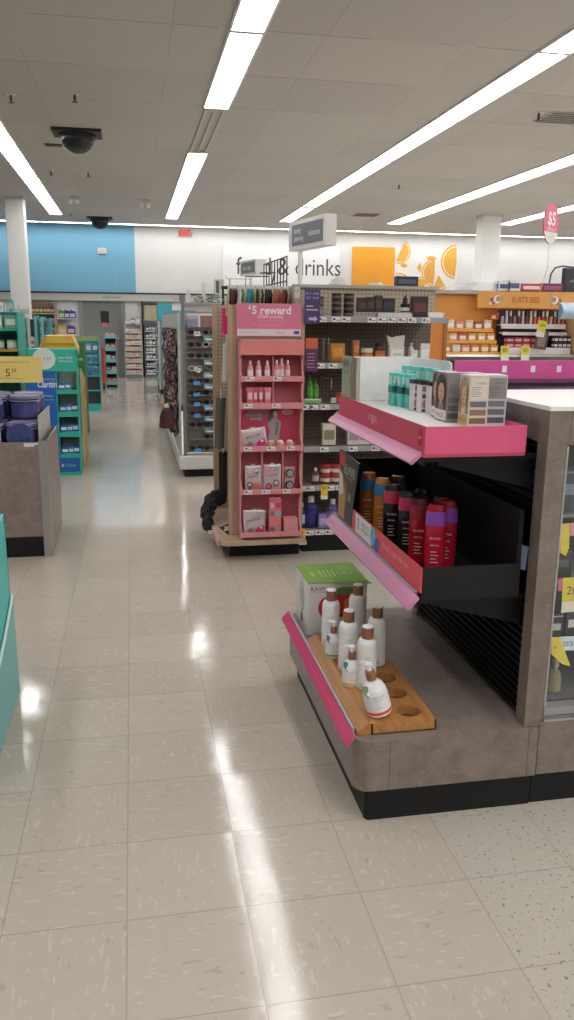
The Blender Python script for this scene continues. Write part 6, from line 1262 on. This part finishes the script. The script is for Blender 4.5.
# left wall of shelving behind the column
t = LS = thing('shelving_unit', 'teal and grey shelving packed with green and white packs at the far left', 'shelving unit', (-1.5, 8.6, 0))
b = MB(); b.box(-1.10, -1.085, 8.45, 9.0, 0, 1.50, M('2fa898', .5)); b.box(-1.9, -1.101, 8.98, 9.0, 0, 1.50, M('1f6f6c', .5)); wpart(b, 'carcass', t)
for k, z in enumerate((.2, .45, .70, .93, 1.14, 1.34)):
    b = MB(); b.box(-1.9, -1.101, 8.5, 8.97, z-.02, z, M('2fa898' if k != 4 else 'c9a23c', .5)); wpart(b, 'shelf', t)
    if z < .8: continue
    for i in range(4): goods('jar' if k < 5 else 'box', ['8fb8a4', 'a9c4b8', '6aa890'][(i+k) % 3], (.11, .11, .13), (-1.17-.13*i, 8.6, z+.001), 'pale green tub, %s on the %s shelf at the far left' % (['first from the right', 'second from the right', 'third from the right', 'fourth from the right'][i], ['', '', '', 'lower', 'middle', 'upper'][k]), 'tub', 'pale green tubs at the far left', 0, 'd9ddd0', 'cfd8d2', parts=False)
for i, (x, w_, h_, c, lab) in enumerate(((-1.20, .16, .09, 'd5dad6', 'white carton on top of the teal shelving'), (-1.15, .07, .12, '4aa8a0', 'small teal carton on top of the teal shelving, right end'),)):
    goods('box', c, (w_*.6, .12, h_), (x-.04+.07*i-.05, 8.7, 1.502), lab, 'box', None, 0, 'b0bcb8', 'e3e5e2')
t = thing('shelving_unit', 'grey end shelves with small white jars just left of the column', 'shelving unit', (-1.36, 11.2, 0))
b = MB(); b.box(-1.45, -1.44, 11.0, 11.3, 0, 1.45, M('8a9aa4', .5)); b.box(-1.31, -1.30, 11.0, 11.3, 0, 1.45, M('9aa4a8', .5)); b.box(-1.44, -1.31, 11.28, 11.3, 0, 1.45, M('c9cac6', .5)); wpart(b, 'carcass', t)
for k, z in enumerate((.85, 1.0, 1.15, 1.30, 1.45)):
    b = MB(); b.box(-1.439, -1.311, 11.0, 11.279, z-.015, z, WHT2); wpart(b, 'shelf', t)
    goods('jar', ['d9d4d0', '9a5a60', '7a6aa0', 'c9c9c6', 'd0d4d8'][k], (.08, .08, .09), (-1.375, 11.08, z+.001), '%s jar on the %s shelf of the grey end shelves' % (['white', 'rose', 'violet', 'grey', 'pale blue'][k], ['lowest', 'second', 'third', 'fourth', 'top'][k]), 'jar', None, 0, 'efeeea', 'e3e3e0', parts=False)
for i, (x, c) in enumerate(((-1.62, 'e3e3e0'), (-1.47, 'd9dad6'), (-1.33, 'e0e1de'))): goods('box', c, (.13, .12, .15), (x, 11.12, 1.452) if i == 2 or i == 1 else (x, 11.12, 1.452), 'white carton on the top of the grey end shelves, %s' % ordl(i, 3), 'box', None, 0, 'b5bcb8', 'efefec', parts=False)
# far left rack of bottles, post, teal freezers
t = BR = thing('shelving_unit', 'far rack of dark bottles with yellow labels beside a wooden post', 'shelving unit', (-2.1, 20.9, 0))
b = MB(); b.box(-2.6, -1.82, 21.0, 21.02, 0, 1.80, M('7a6a5c', .6)); wpart(b, 'back_panel', t); b = MB(); b.box(-1.82, -1.765, 20.75, 21.0, 0, 1.83, M('a59680', .5)); wpart(b, 'wooden_post', t)
for k, z in enumerate((.9, 1.12, 1.34, 1.56)):
    b = MB(); b.box(-2.6, -1.825, 20.76, 20.99, z-.03, z, M('b5b0a4', .5)); wpart(b, 'shelf', t)
    for i in range(8): goods('bottle' if k > 1 else 'jar', ['4a3430', '6a3a34', '3a3c48', '5a4a44'][(i*3+k) % 4], (.075, .07, .17), (-2.50+.09*i, 20.85, z+.001), '%s, %s on the %s shelf of the far bottle rack' % (['dark jar', 'dark jar', 'dark bottle', 'dark bottle'][k], ordl(i, 8), ['lowest', 'second', 'third', 'top'][k]), 'bottle', 'dark bottles on the far rack', 0, 'd9c28a' if k == 3 else 'c9c4bc', 'c9463c' if k == 3 else 'd8d5d0', parts=False)
t = thing('freezer_case', 'tall teal sided display cases between the column and the yellow bin', 'display case', (-1.6, 15.2, 0))
for i, (x, c) in enumerate(((-1.86, '3f9a9c'), (-1.66, '5ab0b0'), (-1.55, '6ab8ba'), (-1.44, '3f8f94'))):
    b = MB(); b.box(x, x+.05, 15.0, 15.4, 0, 1.5-.02*i, M(c, .45)); wpart(b, 'side_panel', t)
b = MB(); b.box(-1.81, -1.66, 15.05, 15.1, .0, 1.42, M('2c3236', .4)); wpart(b, 'dark_front', t); b = MB(); b.box(-1.80, -1.67, 15.04, 15.049, .95, 1.12, M('d9d6d0', .5)); b.box(-1.79, -1.68, 15.035, 15.04, 1.0, 1.06, M('c9683c', .5)); wpart(b, 'poster', t)
# detergent shelves on the far wall
for k, (z, cs) in enumerate(((1.44, (('4f9a3c', 'green'), ('2a3a70', 'navy'), ('34488a', 'blue'))), (1.06, (('d8c23c', 'yellow'), ('5a2f80', 'purple'))))):
    t = thing('wall_shelf', 'white wall shelf carrying the %s row of detergent jugs' % ['upper', 'lower'][k], 'shelf', (-1.58, 21.05, z-.02)); b = MB(); b.box(-1.80, -1.33, 20.85, 21.19, z-.02, z, WHT2); wpart(b, 'board', t); b = MB(); b.prism([(21.19, z-.021), (20.95, z-.021), (21.19, z-.12)], 'x', -1.60, -1.585, GRY); wpart(b, 'bracket', t)
    for i, (c, nm) in enumerate(cs): goods('jug', c, (.15 if k == 0 else .20, .10, .22 if k == 0 else .25), (-1.66+[.13, .21][k]*i, 20.97, z+.001), '%s detergent jug on the %s wall shelf' % (nm, ['upper', 'lower'][k]), 'jug', None, 0, 'c9d0d8', 'e0dcd8' if nm != 'yellow' else '3a6ab0')
# far racks right of the door
def rack(x0, x1, y, zt, label, rows, cols, pal, body, seed, gname, cnames):
    t = thing('shelving_unit', label, 'shelving unit', ((x0+x1)/2, y, 0)); random.seed(seed)
    b = MB(); b.box(x0, x0+.02, y, y+.25, 0, zt, body); b.box(x1-.02, x1, y, y+.25, 0, zt, body); b.box(x0+.02, x1-.02, y+.23, y+.25, 0, zt, body); wpart(b, 'carcass', t)
    b = MB(); b.box(x0+.02, x1-.02, y+.01, y+.22, 0, .10, M('6c6c6c', .5)); wpart(b, 'base', t)
    dz = (zt-.15)/rows
    for k in range(rows):
        z = .12+dz*k; b = MB(); b.box(x0+.02, x1-.02, y, y+.229, z-.015, z, WHT2 if body is not GRYD else GRY); b.box(x0+.02, x1-.02, y-.004, y-.0005, z-.03, z, M('c9c9c8', .4)); wpart(b, 'shelf', t)
        for i in range(cols):
            w_ = (x1-x0-.05)/cols; j = random.randrange(len(pal)); hh = round((dz-.04)*random.choice((.7, .85, .95)), 3)
            goods('box', pal[j], (round(w_*.9, 3), .1, hh), (x0+.03+w_*(i+.5), y+.08, z+.001), '%s carton, %s on the %s shelf up, %s' % (cnames[j], ordl(i, cols), ORD[k], gname), 'box', 'cartons on the '+gname, 0, random.choice(('e6e2da', 'c9c4bc')), pal[j], parts=False)
    return t
rack(-.18, .25, 21.0-.15, 1.30, 'white far rack of snack cartons right of the grey door', 8, 5, ['c98a68', 'b06a6a', 'c9a890', 'a87a50', 'd0c0b8'], M('b9b8b4', .5), 4, 'white rack by the door', ['tan', 'rose', 'beige', 'brown', 'pale'])
rack(.31, .68, 21.0-.15, 1.36, 'dark far rack of blue and white cartons farthest down the aisle', 7, 4, ['5a6a80', '7a8490', '9aa0a4', '4a5258'], GRYD, 6, 'dark rack at the aisle end', ['blue', 'slate', 'grey', 'charcoal'])
b = MB(); b.box(.26, .30, 21.05, 21.19, 0, 1.86, M('2e3032', .5)); solo(b, 'wall_post', 'black post between the two far racks', 'post', (.28, 21.1, 0))
b = MB(); b.box(.32, .80, 21.12, 21.19, 1.40, 1.80, M('b5b08c', .5, var=.3, scale=14)); b.box(.32, .80, 21.11, 21.12, 1.78, 1.82, M('2e3032', .5)); solo(b, 'poster', 'olive and white poster above the dark far rack', 'poster', (.55, 21.15, 1.40))
for i, (x, c, lab) in enumerate(((-.10, 'b5b9bc', 'grey carton'), (.04, '8a8e98', 'slate carton'), (.16, 'c4b8b0', 'beige carton'))): goods('box', c, (.11, .12, .12+.04*i), (x, 20.96, 1.302), lab+' on top of the white far rack', 'box', None, 0, 'e0e0dc', c, parts=False)
# right side of the aisle beyond the sunglasses
for i, (x0, x1, y0, y1, zt, c, lab) in enumerate(((.50, .78, 16.2, 18.2, 1.72, '3fa6b0', 'teal topped shelving on the right of the aisle, farthest'), (.56, 1.0, 13.2, 15.5, 1.55, '4aa0b0', 'teal headed shelving with yellow goods on the right of the aisle'))):
    t = thing('shelving_unit', lab, 'shelving unit', ((x0+x1)/2, (y0+y1)/2, 0)); m = M(c, .5)
    b = MB(); b.box(x0+.04, x1, y0, y1, .1, zt, M('9a9080' if i else '6f8f92', .6)); wpart(b, 'carcass', t); b = MB(); b.box(x0+.03, x1, y0+.02, y1, 0, .099, BLK2); wpart(b, 'kick_plate', t)
    b = MB(); b.box(x0, x1, y0-.02, y0-.001, zt-.30, zt+.03, m); b.box(x0, x1, y0-.001, y0+.25, zt+.001, zt+.03, m); wpart(b, 'header', t)
    b = MB(); b.box(x0, x0+.035, y0-.02, y0-.001, .1, zt-.31, M('b9b7b0', .4)); wpart(b, 'upright', t)
    for k in range(5):
        z = .2+.24*k; b = MB(); b.box(x0-.01, x0+.04, y0, y1, z-.02, z, m if i == 0 else GRY); wpart(b, 'shelf', t)
        for j in range(5):
            pal = ['c9a23c', 'd8b850', 'b08a50', 'c9c0a0', 'a0604a'] if i else ['4a9aa4', 'd0d4d4', 'b05a4a', '3a5a70', '8ab4b8']; nn = ['gold', 'yellow', 'brown', 'cream', 'rust'] if i else ['teal', 'white', 'red', 'navy', 'pale teal']
            q_ = (k*2+j) % 5
            goods('pack', pal[q_], (.10, .05, .14), (x0+.01, y0+.15+.36*j, z+.002), '%s hanging pack, %s back on the %s shelf, %s right-hand unit' % (nn[q_], ORD[j], ORD[k], ['farthest', 'yellow'][i]), 'pack', 'packs on the right of the aisle', -PI/2, 'e6e2d8', pal[q_], parts=False)
    b = MB()
    if i == 1:
        b.prism([(x0+.28+.07*math.cos(2*PI*q/20), zt-.14+.09*math.sin(2*PI*q/20)) for q in range(20)], 'y', y0-.023, y0-.0205, M('d8e2e4', .5)); wpart(b, 'printed_disc', t)
